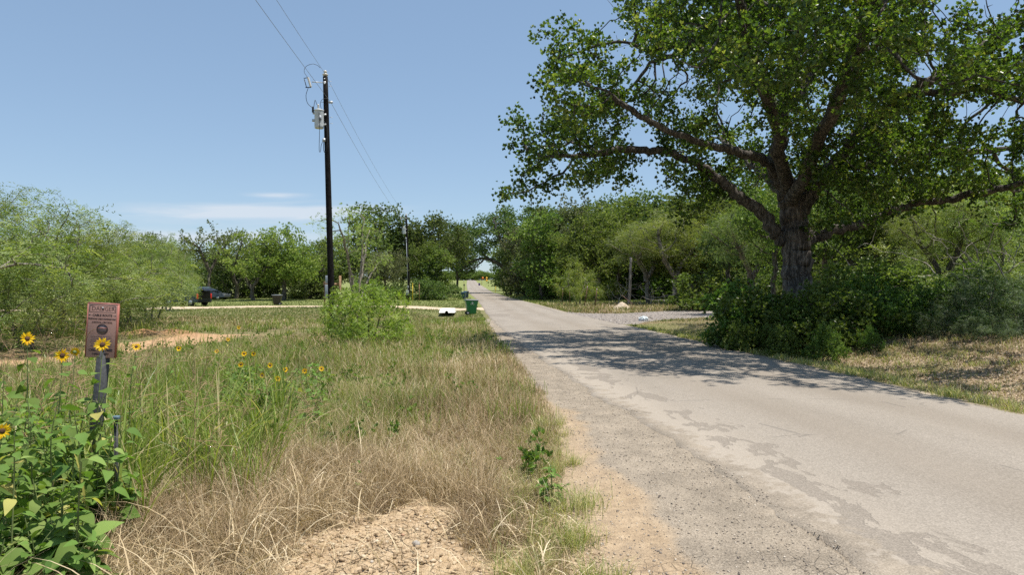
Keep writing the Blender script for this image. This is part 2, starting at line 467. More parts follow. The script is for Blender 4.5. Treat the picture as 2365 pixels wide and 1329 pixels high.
def ground_material():
    m, nt, bs, out = nodes_of('earth')
    v = coord(nt)
    n1 = noise(nt, 1.3, 6, v); n2 = noise(nt, 9, 6, v); n3 = noise(nt, 45, 5, v); n4 = noise(nt, .35, 3, v)
    nn = math_(nt, 'ADD', math_(nt, 'MULTIPLY', n2, .6), math_(nt, 'MULTIPLY', n3, .4))
    def mask(name, sharp=.18):
        a = attr(nt, name)
        s = math_(nt, 'ADD', a, math_(nt, 'MULTIPLY', math_(nt, 'SUBTRACT', nn, .5), 1.1))
        r = N(nt, "ShaderNodeMapRange"); r.inputs[1].default_value = .5 - sharp; r.inputs[2].default_value = .5 + sharp
        L(nt, s, r.inputs[0]); return r.outputs[0]
    thatch = ramp(nt, nn, [(.3, (.105, .075, .042)), (.5, (.19, .14, .080)), (.7, (.29, .22, .13))])
    green = ramp(nt, nn, [(.3, (.085, .095, .035)), (.5, (.16, .165, .065)), (.7, (.26, .24, .11))])
    c = mixc(nt, mask("green", .3), thatch, green)
    far = ramp(nt, noise(nt, .9, 6, v), [(.3, (.13, .16, .045)), (.55, (.20, .225, .075)), (.75, (.32, .30, .14))])
    c = mixc(nt, attr(nt, "far"), c, far)
    litter = ramp(nt, nn, [(.32, (.20, .14, .09)), (.5, (.38, .285, .19)), (.66, (.50, .40, .28))])
    c = mixc(nt, mask("litter"), c, litter)
    # bare cracked soil
    soil = ramp(nt, nn, [(.3, (.27, .18, .10)), (.5, (.43, .315, .195)), (.72, (.54, .42, .285))])
    vo = N(nt, "ShaderNodeTexVoronoi", Scale=13.0, feature='DISTANCE_TO_EDGE')
    wv = mixc(nt, .12, v, N(nt, "ShaderNodeTexNoise", Scale=14.0).outputs["Color"]); L(nt, wv, vo.inputs["Vector"])
    cr = ramp(nt, vo.outputs["Distance"], [(.0, (0, 0, 0)), (.045, (1, 1, 1))])
    crk = mixc(nt, math_(nt, 'GREATER_THAN', n1, .47), (1, 1, 1), cr)
    soil = mixc(nt, .75, soil, mixc(nt, 1.0, soil, crk, 'MULTIPLY'))
    bare = mask("bare")
    c = mixc(nt, bare, c, soil)
    # sandy / gravelly shoulder
    sand = ramp(nt, nn, [(.3, (.24, .165, .10)), (.5, (.385, .28, .175)), (.7, (.50, .385, .26))])
    grav, gd = stones_col(nt, v, 105, (.14, .118, .095), (.41, .35, .28))
    grav = mixc(nt, .5, grav, ramp(nt, noise(nt, 3.2, 6, v), [(.35, (.225, .185, .135)), (.65, (.40, .33, .245))]))
    sandy = math_(nt, 'MULTIPLY', mask("sand", .42), .9)
    sh = mixc(nt, sandy, grav, sand)
    c = mixc(nt, mask("shoulder"), c, sh)
    orange = ramp(nt, nn, [(.3, (.27, .15, .08)), (.5, (.43, .275, .155)), (.7, (.54, .39, .25))])
    c = mixc(nt, mask("track", .15), c, orange)
    c = mixc(nt, attr(nt, "red"), c, ramp(nt, nn, [(.35, (.26, .125, .06)), (.6, (.44, .25, .13))]))
    pale = ramp(nt, nn, [(.3, (.42, .31, .21)), (.55, (.55, .43, .31)), (.75, (.62, .51, .39))])
    c = mixc(nt, mask("drive", .15), c, pale)
    gr2, gd2 = stones_col(nt, v, 16, (.12, .105, .095), (.42, .37, .32))
    gr2 = mixc(nt, .5, gr2, ramp(nt, noise(nt, 3, 6, v), [(.35, (.17, .145, .125)), (.65, (.33, .285, .245))]))
    c = mixc(nt, mask("gravel", .12), c, gr2)
    L(nt, c, bs.inputs["Base Color"])
    bs.inputs["Roughness"].default_value = .95
    bs.inputs["Specular IOR Level"].default_value = .15
    h = math_(nt, 'ADD', math_(nt, 'MULTIPLY', n3, .35), math_(nt, 'MULTIPLY', n2, 1.0))
    sep = N(nt, "ShaderNodeSeparateColor"); L(nt, crk, sep.inputs[0])
    h = math_(nt, 'ADD', h, math_(nt, 'MULTIPLY', math_(nt, 'MULTIPLY', sep.outputs[0], bare), .45))
    h = math_(nt, 'ADD', h, math_(nt, 'MULTIPLY', gd, .25))
    bump(nt, bs, h, .8, .03)
    return m

def red_m(x, y):
    return np.clip(1.3 * np.exp(-((x + 13.6) / 1.7) ** 2 - ((y - 26.2) / .95) ** 2) + 1.1 * np.exp(-((x + 16.6) / 1.3) ** 2 - ((y - 24.9) / .75) ** 2) - .15, 0, 1)
def dryness(x, y):
    """1: straw, 0: green"""
    n = fbm(x, y, 1.5, 21, 3) - .5
    d = 1 - sstep(6.0, 8.6, y + n * 3 + .9 * sstep(-1.8, -3.4, x) * 2.4)
    strip = sstep(-2.2, -.9, x) * sstep(13.5, 8.5, y + n * 3) * .85
    left = sstep(-2.4, -3.3, x + n * 1.0) * sstep(2.5, 3.6, y)
    mid = .42 + .22 * sstep(-3, 0, x) * sstep(34, 16, y) + .7 * (fbm(x, y, 3.2, 33, 3) - .5)
    mid = mid * (1 - .35 * sstep(45, 62, y))
    rim = sstep(.38, .05, GE(y) - x) * sstep(3.6, 4.6, y)
    d = np.maximum(np.maximum(d, strip) * (1 - .85 * left) * (1 - .55 * rim), mid)
    d = np.where((x > RR(y)) & (y > 36), .55 + 1.2 * (fbm(x, y, 5, 34, 3) - .5), d)
    return np.clip(d, 0, 1)
def litter_m(x, y):
    u = x - RR(y)
    return sstep(.3, 1.6, u) * sstep(24, 16, y) * (.50 + 1.3 * (fbm(x, y, 1.2, 41, 3) - .5))

def build_ground():
    th = np.concatenate([np.arange(-52, 52.01, .16), np.arange(54.5, 307.9, 2.5)]) * PI / 180
    r = [0.35]
    while r[-1] < 1600: r.append(r[-1] * 1.0155 + .004)
    r = np.array(r); A, R_ = np.meshgrid(th, r)
    X = R_ * np.sin(A); Y = R_ * np.cos(A)
    nr, na = X.shape
    x, y = X.ravel(), Y.ravel()
    x = np.append(x, 0.0); y = np.append(y, 0.0)
    z = ground_z(x, y)
    l = RL(y) - x; u = x - RR(y)
    n = fbm(x, y, .5, 13, 3) - .5
    sh = sstep(.10, -.02, GE(y) - x + n * .35) * (l > -.6) * sstep(46, 34, y)
    sh = np.maximum(sh, sstep(.12, 0, u + n * .5 - .12) * (u > -.6) * .9)
    sand = sstep(-.10, .12, GL(y) - x + (fbm(x, y, .9, 14) - .5) * .8) * sstep(12.5, 10, y)
    bare = np.clip(bare_m(x, y) + .35 * (dryness(x, y) > .8) * sstep(.52, .68, fbm(x, y, .6, 15)) * (l > 0), 0, 1)
    bare = np.maximum(bare, sstep(.5, .1, GE(y) - x) * sstep(4.8, 3.6, y) * (l > 0))
    at = dict(green=1 - dryness(x, y), bare=bare, shoulder=sh, sand=sand * (.55 + .45 * fbm(x, y, .4, 16)), track=track_m(x, y), drive=drive_m(x, y), gravel=gravel_m(x, y),
              red=red_m(x, y), litter=litter_m(x, y), far=sstep(50, 90, np.hypot(x, y)))
    i = (np.arange(nr - 1) * na)[:, None]; j = np.arange(na)[None, :]; j2 = (j + 1) % na
    F = np.stack([i + j, i + na + j, i + na + j2, i + j2], -1).reshape(-1, 4)
    jj = np.arange(na); fan = np.stack([jj, (jj + 1) % na, np.full(na, nr * na)], -1)
    fan = np.concatenate([fan[:, ::-1]])
    V = np.stack([x, y, z], 1)
    mat = ground_material()
    ctr = F[:, 0]
    kind = np.zeros(len(F), int)
    kind[at['shoulder'][ctr] > .5] = 1
    kind[at['track'][ctr] > .5] = 2
    kind[at['drive'][ctr] > .5] = 3
    kind[at['gravel'][ctr] > .5] = 4
    for k, nm in enumerate(['ground', 'gravel_shoulder', 'dirt_track', 'driveway', 'gravel_driveway']):
        f = F[kind == k]; used = np.unique(f)
        fl = [f]
        if k == 0: used = np.union1d(used, fan.ravel()); fl.append(fan)
        re = np.full(len(V), -1); re[used] = np.arange(len(used))
        me = np_mesh(nm, V[used], [re[q] for q in fl], {a: b[used] for a, b in at.items()}, smooth=True)
        tag(link(nm, me, None, [mat]), kind='structure')
build_ground()

def road_material():
    m, nt, bs, out = nodes_of('worn_chip_seal')
    v = coord(nt)
    lat, wear = attr(nt, "lat"), attr(nt, "wear")
    n2 = noise(nt, 5, 6, v); fine, fd = stones_col(nt, v, 75, (.19, .168, .14), (.40, .35, .295))
    speck = noise(nt, 140, 2, v)
    c = mixc(nt, .5, fine, ramp(nt, noise(nt, 1.1, 5, coord(nt, (1, .25, 1))), [(.35, (.22, .189, .152)), (.62, (.29, .252, .207))]))
    # polished tyre lanes slightly darker and browner
    lane = attr(nt, "lane")
    c = mixc(nt, math_(nt, 'MULTIPLY', lane, .4), c, (.215, .178, .138))
    c = mixc(nt, ramp(nt, speck, [(.60, (0, 0, 0)), (.70, (.55, .55, .55))]), c, (.12, .105, .095))
    # pale crust near the broken edge, then grey holes where the seal has peeled off
    c = mixc(nt, math_(nt, 'MULTIPLY', attr(nt, "pale"), .55), c, (.39, .335, .27))
    nw = noise(nt, 1.5, 7, coord(nt, (1.6, .8, 1)), .62, .4)
    s = math_(nt, 'ADD', math_(nt, 'MULTIPLY', wear, .235), nw)
    r = N(nt, "ShaderNodeMapRange"); r.inputs[1].default_value = .718; r.inputs[2].default_value = .736; L(nt, s, r.inputs[0])
    grey, gd = stones_col(nt, v, 110, (.16, .138, .112), (.295, .252, .208))
    c = mixc(nt, math_(nt, 'MULTIPLY', r.outputs[0], .8), c, grey)
    rim = math_(nt, 'MULTIPLY', math_(nt, 'SUBTRACT', 1.0, math_(nt, 'ABSOLUTE', math_(nt, 'MULTIPLY', math_(nt, 'SUBTRACT', s, .724), 130))), 1.0, clamp=True)
    c = mixc(nt, math_(nt, 'MULTIPLY', rim, .16), c, (.12, .10, .085))
    # gravel creeping over the edge
    s2 = math_(nt, 'ADD', attr(nt, "edge"), math_(nt, 'MULTIPLY', math_(nt, 'SUBTRACT', noise(nt, 4.5, 7, v, .7), .5), 1.7))
    r2 = N(nt, "ShaderNodeMapRange"); r2.inputs[1].default_value = .42; r2.inputs[2].default_value = .60; L(nt, s2, r2.inputs[0])
    grav, g3 = stones_col(nt, v, 105, (.13, .11, .09), (.37, .315, .255))
    grav = mixc(nt, .5, grav, ramp(nt, noise(nt, 3.2, 6, v), [(.35, (.225, .187, .14)), (.65, (.39, .325, .245))]))
    c = mixc(nt, r2.outputs[0], c, grav)
    # old asphalt patches further up
    pt = math_(nt, 'GREATER_THAN', math_(nt, 'ADD', attr(nt, "patch"), math_(nt, 'MULTIPLY', math_(nt, 'SUBTRACT', n2, .5), .8)), .5)
    c = mixc(nt, math_(nt, 'MULTIPLY', pt, .8), c, grey)
    # hairline cracks
    vo = N(nt, "ShaderNodeTexVoronoi", Scale=.55, feature='DISTANCE_TO_EDGE')
    L(nt, mixc(nt, .35, v, N(nt, "ShaderNodeTexNoise", Scale=2.5, Detail=6.0).outputs["Color"]), vo.inputs["Vector"])
    ck = ramp(nt, vo.outputs["Distance"], [(0, (1, 1, 1)), (.006, (0, 0, 0))])
    ckm = math_(nt, 'MULTIPLY', math_(nt, 'GREATER_THAN', noise(nt, .8, 3, v), .53), .5)
    c = mixc(nt, ckm, c, mixc(nt, ck, c, (.10, .09, .08)))
    L(nt, c, bs.inputs["Base Color"])
    bs.inputs["Roughness"].default_value = .9
    bs.inputs["Specular IOR Level"].default_value = .2
    h = math_(nt, 'ADD', math_(nt, 'MULTIPLY', fd, .5), math_(nt, 'MULTIPLY', r.outputs[0], -.8))
    h = math_(nt, 'ADD', h, math_(nt, 'MULTIPLY', n2, .5))
    bump(nt, bs, h, .55, .012)
    return m
def build_road():
    ys = [-40.0]
    while ys[-1] < 690: ys.append(ys[-1] + max(.14, .006 * abs(ys[-1])))
    ys = np.array(ys); t = np.linspace(0, 1, 33)
    t = np.concatenate([[0], t])                     # first column is the broken edge's foot
    lft, rgt = RL(ys), RR(ys)
    jl = (fbm(ys, ys * 0, .5, 51, 3) - .5) * .34 + (fbm(ys, ys * 0, 3, 52) - .5) * .25
    jr = (fbm(ys, ys * 0, .6, 53, 3) - .5) * .20 + (fbm(ys, ys * 0, 4, 54) - .5) * .25
    X = (lft + jl)[:, None] + (rgt + jr - lft - jl)[:, None] * t[None]
    Y = np.repeat(ys[:, None], len(t), 1)
    Z = np.repeat(ZR(ys)[:, None], len(t), 1) + .05 * np.sin(t * PI)[None] + .003 + (fbm(X, Y, 1.7, 55) - .5) * .02
    X[:, 0] -= .05; Z[:, 0] -= .09
    X = np.concatenate([X, X[:, -1:] + .05], 1); Y = np.concatenate([Y, Y[:, -1:]], 1); Z = np.concatenate([Z, Z[:, -1:] - .09], 1)
    nc = X.shape[1]
    lat = X - RL(Y); x, y = X.ravel(), Y.ravel(); l = lat.ravel()
    wear = np.exp(-((l - .58) / .42) ** 2) * sstep(2, 4, y) * sstep(23, 15, y) + .35 * np.exp(-((l - .3) / .5) ** 2) * sstep(20, 24, y)
    pale = np.exp(-((l - .25) / .55) ** 2) * sstep(30, 12, y)
    edge = sstep(.75, -.1, l) * (.55 + .4 * sstep(12, 3, y)) + .45 * sstep(.5, 0, (RR(Y) - X).ravel()) * sstep(14, 30, y)
    lane = np.exp(-((l - 1.9) / .5) ** 2) + np.exp(-((l - 3.7) / .5) ** 2)
    patch = (sstep(1, .3, np.hypot((l - .75) / 1.1, (y - 45.5) / 4)) + .8 * sstep(1, .3, np.hypot((l - .4) / .7, (y - 88) / 10)) + .7 * sstep(1, .3, np.hypot((l - 1.0) / 1.0, (y - 200) / 22))
             + .7 * sstep(1.2, .2, np.hypot((l - 5.4) / .5, (y - 62) / 22)) + .6 * sstep(1, .3, np.hypot((l - 5.2) / .9, (y - 30) / 8)))
    i = (np.arange(len(ys) - 1) * nc)[:, None]; j = np.arange(nc - 1)[None]
    F = np.stack([i + j, i + j + 1, i + nc + j + 1, i + nc + j], -1).reshape(-1, 4)
    me = np_mesh('road', np.stack([x, y, Z.ravel()], 1), F, dict(lat=l, wear=wear, pale=pale, edge=edge, lane=lane, patch=patch), smooth=True)
    tag(link('road', me, None, [road_material()]), kind='structure')
build_road()

# ------------------------------------------------------------------ grasses, stones, litter (uncountable)
rngG = np.random.default_rng(5)
def wedge(n, d0, d1, rng, a0=-42, a1=42, pw=0.0):
    """points whose density falls with the square of the distance"""
    u = rng.random(n); d = d0 * (d1 / d0) ** u
    a = np.radians(rng.uniform(a0, a1, n))
    return d * np.sin(a), d * np.cos(a), d
def veg_ok(x, y):
    return (x < GE(y) + .02) | (x > RR(y) + .18)
def blades(x, y, H, Wd, lean, rng, tint, nseg=3, twist=.6, z=None):
    n = len(x)
    z = ground_z(x, y) if z is None else z
    ang = rng.uniform(0, 2 * PI, n); fa = ang + PI / 2 + rng.normal(0, twist, n)
    D = np.stack([np.cos(ang), np.sin(ang)], 1); Fv = np.stack([np.cos(fa), np.sin(fa)], 1)
    ts = np.linspace(0, 1, nseg + 1); rows = []
    for k, t in enumerate(ts):
        off = H * lean * t ** 1.8
        zz = z + H * t * np.sqrt(np.clip(1 - (lean * t) ** 2 * .75, .04, 1)) - .01
        c = np.stack([x + D[:, 0] * off, y + D[:, 1] * off, zz], 1)
        w = Wd * (1 - .75 * t ** 1.5) * .5
        if k < nseg:
            rows.append(c - np.concatenate([Fv * w[:, None], np.zeros((n, 1))], 1))
            rows.append(c + np.concatenate([Fv * w[:, None], np.zeros((n, 1))], 1))
        else: rows.append(c)
    V = np.stack(rows, 1); K = V.shape[1]
    f = []
    for k in range(nseg - 1): a = 2 * k; f += [(a, a + 1, a + 3), (a, a + 3, a + 2)]
    a = 2 * (nseg - 1); f.append((a, a + 1, a + 2))
    F = np.array(f)[None] + (np.arange(n) * K)[:, None, None]
    return V.reshape(-1, 3), F.reshape(-1, 3), np.repeat(np.clip(tint, 0, 1), K)
def stuff(name, parts, mat, label=None):
    V, F, T = merge(parts)
    o = link(name, np_mesh(name, V, F, {"tint": T}), None, [mat])
    return tag(o, label, kind='stuff')

def tall_m(x, y):
    q = x / np.maximum(y, 1) + (fbm(x, y, .9, 71) - .5) * .16
    return sstep(-.36, -.44, q) * sstep(4.9, 6.4, y + .7 * sstep(-2.3, -3.2, x)) * sstep(13.5, 9.5, y) * sstep(.28, .62, fbm(x, y, .75, 72, 3))

def grasses():
    rng = rngG
    # near and middle: fine mixed meadow
    x, y, d = wedge(430000, 2.6, 75, rng)
    m = veg_ok(x, y) & (rng.random(len(x)) > track_m(x, y) * 1.3) & (rng.random(len(x)) > drive_m(x, y) * 1.4) & (rng.random(len(x)) > gravel_m(x, y) * 1.2)
    m &= rng.random(len(x)) > bare_m(x, y) * .97
    m &= rng.random(len(x)) > red_m(x, y) * 1.1
    m &= rng.random(len(x)) > litter_m(x, y) * .30
    m &= rng.random(len(x)) < .35 + 1.0 * fbm(x, y, .7, 61, 3)
    x, y, d = x[m], y[m], d[m]
    dry = dryness(x, y); isdry = rng.random(len(x)) < dry
    right = x > RR(y)
    edge = np.where(right, x - RR(y), GE(y) - x)
    hb = np.interp(y, [3, 6, 9, 14, 25, 34, 46, 60], [.22, .26, .34, .36, .30, .20, .11, .07])
    hb = hb * np.where(right, .75, 1) * (.35 + .65 * sstep(0, .7, edge)) * (.55 + .9 * fbm(x, y, 1.1, 62, 3))
    hb = hb * (1 - .4 * bare_m(x, y)) * (.75 + .5 * fbm(x, y, .35, 68))
    hb = np.where(right & (y < 26), hb * .5, hb)
    far_r = right & (y > 38); hb = np.where(far_r, np.maximum(hb, .22 * (.5 + fbm(x, y, 2, 65))), hb)
    hb = hb * np.interp(polydist(x, y, TRACK) + 3 * (x > -8), [0, 1.5, 4, 7], [.15, .25, .35, 1])
    H = hb * rng.uniform(.5, 1.35, len(x)) * np.where(far_r, 1.5, 1) * np.where(right & (y > 30) & (y < 47), .45, 1)
    Wd = np.maximum(.0028, .00062 * d) * rng.uniform(.7, 1.4, len(x))
    lean = np.where(isdry, rng.uniform(.2, 1.1, len(x)), rng.uniform(.1, .75, len(x)))
    tn = rng.normal(0, .2, len(x)) + .5 + (fbm(x, y, 1.6, 63, 3) - .5) * .9
    g = ~isdry
    stuff('green_grass', [blades(x[g], y[g], H[g], Wd[g], lean[g], rng, tn[g] * .85 + .25 * (dry[g] - .4))], M['green_blade'], 'mixed green and straw meadow grass beside the road')
    s = isdry
    stuff('dry_grass', [blades(x[s], y[s], H[s] * 1.05, Wd[s] * .9, lean[s], rng, tn[s])], M['dry_blade'], 'bleached straw grass standing among the green')
    # matted thatch in the foreground
    x, y, d = wedge(230000, 2.5, 10.5, rng, -42, 12)
    m = (x < GE(y) + .02) & (rng.random(len(x)) < dryness(x, y) ** 1.5) & (rng.random(len(x)) < .03 + sstep(.8, 2.6, bare_d(x, y))) & (rng.random(len(x)) < sstep(.22, .7, fbm(x, y, .45, 64, 3)) + .12)
    x, y, d = x[m], y[m], d[m]; n = len(x)
    edge = GE(y) - x
    H = rng.uniform(.12, .48, n) * (.35 + .65 * sstep(0, .6, edge)) * (.5 + .9 * fbm(x, y, .8, 66, 3)) * (.75 + .5 * sstep(-1.4, -2.4, x)) * (.35 + .65 * sstep(.9, 2.6, bare_d(x, y)))
    stuff('dry_thatch', [blades(x, y, H, rng.uniform(.002, .0045, n), rng.uniform(.6, 1.7, n), rng, rng.normal(.48, .24, n) + (fbm(x, y, .7, 67, 3) - .5) * 1.3, 4, 1.2)],
          M['dry_blade'], 'tangled brown thatch of dead grass in the foreground')
    # upright straw tufts (foreground, left of the bare soil and beside the shoulder)
    P = []
    for k in range(330):
        cx, cy = rng.uniform(-3.4, -1.2), rng.uniform(3.4, 6.6)
        if k % 3 == 0: cx, cy = rng.uniform(-.7, .45), rng.uniform(3.6, 8)
        if cx > float(GE(np.array([cy]))[0]) - .08 or bare_d(np.array([cx]), np.array([cy]))[0] < 1.7: continue
        q = rng.integers(18, 42); P.append(np.stack([rng.normal(cx, .05, q), rng.normal(cy, .05, q), np.full(q, rng.uniform(.28, .62))], 1))
    P = np.concatenate(P); n = len(P)
    hh = P[:, 2] * rng.uniform(.5, 1.1, n) * np.where(P[:, 0] > -1, .6, 1.0)
    stuff('straw_tufts', [blades(P[:, 0], P[:, 1], hh, rng.uniform(.002, .0045, n), rng.uniform(.1, .8, n), rng, rng.normal(.6, .2, n), 4, 1.2)],
          M['dry_blade'], 'upright straw coloured tufts beside the bare soil')
    # stems lying flat, over the bare soil too
    n = 4200; x = rng.uniform(-3.4, .5, n); y = rng.uniform(2.8, 7.5, n); k = (x < GE(y) + .12) & (rng.random(n) > .7 * bare_m(x, y)); x, y = x[k], y[k]; n = len(x)
    stuff('fallen_straw', [blades(x, y, rng.uniform(.08, .34, n), rng.uniform(.002, .004, n), rng.uniform(1.5, 2.2, n), rng, rng.normal(.6, .25, n), 4, 1.2)], M['dry_blade'], 'loose pale straws lying across soil and thatch')
    x, y, d = wedge(5200, 2.9, 8.5, rng, -40, 6); k = (x < GE(y) - .05) & (rng.random(len(x)) < dryness(x, y)) & (rng.random(len(x)) > bare_m(x, y) * .9); x, y = x[k], y[k]; n = len(x)
    stuff('curled_dry_leaves', [blades(x, y, rng.uniform(.18, .55, n) * (.7 + .4 * (x < -1.3)), rng.uniform(.005, .011, n), rng.uniform(.7, 1.9, n), rng, rng.normal(.72, .2, n), 6, 1.3)], M['dry_blade'], 'broad curled dead grass leaves arching over the thatch')
    # tall broad-bladed grass on the left
    x, y, d = wedge(24000, 3.4, 14.5, rng, -42, -14)
    m = rng.random(len(x)) < tall_m(x, y) * 1.1
    m &= track_m(x, y) < .3
    x, y, d = x[m], y[m], d[m]; n = len(x)
    H = rng.uniform(.25, .85, n) * (.55 + .7 * fbm(x, y, .6, 73)) * np.interp(polydist(x, y, TRACK), [0, 5, 8], [.2, .6, 1])
    stuff('tall_green_grass', [blades(x, y, H, rng.uniform(.006, .013, n), rng.uniform(.05, .75, n), rng, rng.normal(.42, .25, n), 5, 1.0)],
          M['tall_blade'], 'tall broad green grass blades behind the cable marker')
    # long coarse blades rising out of it
    x, y, d = wedge(4200, 5.0, 9.8, rng, -42, -17); k = (x / y < -.33) & (GE(y) - x > 1.2) & (rng.random(len(x)) < sstep(.3, .6, fbm(x, y, .6, 74, 3))) & (track_m(x, y) < .1)
    k &= ~((x / y > -.42) & (y < 6.3)); k &= ~((x / y > -.54) & (y < 5.2)); x, y = x[k], y[k]; n = len(x)
    stuff('coarse_green_grass', [blades(x, y, rng.uniform(.5, 1.1, n), rng.uniform(.012, .022, n), rng.uniform(.1, .95, n), rng, rng.normal(.5, .28, n), 7, 1.2)], M['tall_blade'], 'long coarse green blades arching round the cable marker')
    # greener tufts spread over the meadow
    P = []
    for k in range(1500):
        xx, yy, dd = wedge(1, 7, 45, rng, -40, 8)
        if not (xx[0] < GE(yy)[0] - .15) or track_m(xx, yy)[0] > .2 or drive_m(xx, yy)[0] > .2: continue
        if fbm(xx, yy, 3.5, 77)[0] < .47: continue
        q = 16; s = .05 + .004 * dd[0]
        P.append(np.stack([rng.normal(xx[0], s, q), rng.normal(yy[0], s, q), np.full(q, rng.uniform(.28, .5) * np.interp(dd[0], [7, 30, 45], [1, .9, .5])), np.full(q, dd[0])], 1))
    P = np.concatenate(P); n = len(P)
    stuff('grass_tufts', [blades(P[:, 0], P[:, 1], P[:, 2] * rng.uniform(.6, 1.2, n), np.maximum(.006, .0009 * P[:, 3]), rng.uniform(.1, .7, n), rng, rng.normal(.4, .2, n), 4)],
          M['tall_blade'], 'brighter green tufts dotted through the meadow')
    # small tufts along the shoulder
    P = []
    for (px, Y_, s, q) in [(1322, 6.55, .05, 60), (1340, 5.2, .10, 120), (1330, 4.55, .09, 110), (1360, 3.95, .06, 50), (1410, 3.75, .05, 30), (1300, 7.8, .05, 25), (1420, 3.95, .04, 20)]:
        q *= 2; X_ = (px - CX) / FPX * Y_
        P.append(np.stack([rng.normal(X_, s, q), rng.normal(Y_, s, q), np.full(q, .10 + s), np.full(q, 6)], 1))
    for k in range(70):
        Y_ = rng.uniform(3.5, 8.5); X_ = GE(Y_) - rng.uniform(-.06, .45) ** 1.0; q = 45
        P.append(np.stack([rng.normal(X_, .05, q), rng.normal(Y_, .05, q), np.full(q, rng.uniform(.10, .26)), np.full(q, 5.)], 1))
    for k in range(420):
        Y_ = rng.uniform(7.5, 20); u = rng.uniform(.8, 6.5); X_ = RR(Y_) + u; q = 22
        if fbm(np.array([X_]), np.array([Y_]), 1.6, 44, 3)[0] < .5: continue
        P.append(np.stack([rng.normal(X_, .10, q), rng.normal(Y_, .10, q), np.full(q, rng.uniform(.08, .2)), np.full(q, math.hypot(X_, Y_))], 1))
    for k in range(260):
        Y_ = rng.uniform(9, 33); u = rng.uniform(.1, 1.2); X_ = RR(Y_) + u; q = 26
        P.append(np.stack([rng.normal(X_, .09, q), rng.normal(Y_, .09, q), np.full(q, rng.uniform(.08, .2)), np.full(q, math.hypot(X_, Y_))], 1))
    P = np.concatenate(P); n = len(P)
    stuff('verge_grass', [blades(P[:, 0], P[:, 1], P[:, 2] * rng.uniform(.6, 1.3, n), np.maximum(.003, .0007 * P[:, 3]), rng.uniform(.3, 1.0, n), rng, rng.normal(.55, .25, n), 3)],
          M['green_blade'], 'low green tufts on the edges of the road')
    # mown lawn near the driveway and far verge
    x, y, d = wedge(110000, 38, 130, rng, -40, 34)
    m = veg_ok(x, y) & (rng.random(len(x)) > drive_m(x, y) * 1.5) & (rng.random(len(x)) > gravel_m(x, y) * 1.3)
    x, y, d = x[m], y[m], d[m]; n = len(x)
    stuff('mown_grass', [blades(x, y, .10 * rng.uniform(.5, 1.4, n) * np.where((x > RR(y)) & (y > 52), 2.2, 1), .0011 * d, rng.uniform(.1, .6, n), rng, rng.normal(.4, .2, n) + (fbm(x, y, 7, 78, 3) - .5) * .9, 2)],
          M['lawn_blade'], 'short green grass round the pale driveway')
    # broad weeds low in the sward
    x, y, d = wedge(2600, 5, 30, rng, -41, 6)
    m = (x < GE(y) - .2) & (track_m(x, y) < .2) & (rng.random(len(x)) < 1.6 * (fbm(x, y, 2.2, 79, 3) - .32)) & (dryness(x, y) < .75)
    x, y = x[m], y[m]
    C = np.stack([x, y, ground_z(x, y) + rng.uniform(.08, .26, len(x))], 1)
    stuff('low_weeds', [leaf_cloud([rosette(kite(.07, .03), 5, .9, 3), rosette(kite(.05, .028), 6, 1.1, 4)], C, 9, .07, rng, 1.2)], M['sun_leaf'], 'leafy green weeds growing through the grass')
grasses()

def seed_stalks():
    """thin branching seed heads standing above the left foreground"""
    rng = np.random.default_rng(17); g = Geo()
    spots = []
    for k in range(130):
        Y_ = rng.uniform(4.6, 11); px = rng.uniform(-60, 470) if k < 110 else rng.uniform(470, 760)
        spots.append((px, Y_))
    for px, Y_ in spots:
        X_ = (px - CX) / FPX * Y_; z0 = gz(X_, Y_)
        H = rng.uniform(.8, 1.45) if px < 470 else rng.uniform(.6, .9)
        a = rng.uniform(0, 2 * PI); le = rng.uniform(.05, .4)
        t = np.linspace(0, 1, 7)
        P = np.stack([X_ + math.cos(a) * le * H * t ** 2, Y_ + math.sin(a) * le * H * t ** 2, z0 + H * t * (1 - .1 * le * t)], 1)
        g.tube(P, np.linspace(.0032, .0016, 7), 3, cap=False)
        if rng.random() < .8:
            for b in range(rng.integers(6, 13)):
                tt = rng.uniform(.58, 1); p = np.array([np.interp(tt, t, P[:, i]) for i in range(3)])
                an = rng.uniform(0, 2 * PI); ln = rng.uniform(.08, .24) * (1.3 - tt)*1.8; up = rng.uniform(.3, 1.0)
                d = np.array([math.cos(an), math.sin(an), up]); d /= np.linalg.norm(d)
                Q = np.stack([p + d * ln * s + np.array([0, 0, -.25 * ln * s * s]) for s in (0, .35, .7, 1)])
                g.tube(Q, [.0017, .0015, .0026, .0016], 3, cap=False)
    me = np_mesh('seed_stalks', np.concatenate(g.V), [np.concatenate(g.F4)])
    tag(link('seed_stalks', me, None, [plain('seed_straw', (.36, .24, .13), .8)]), 'thin reddish straw seed stalks standing over the left foreground', kind='stuff')
seed_stalks()

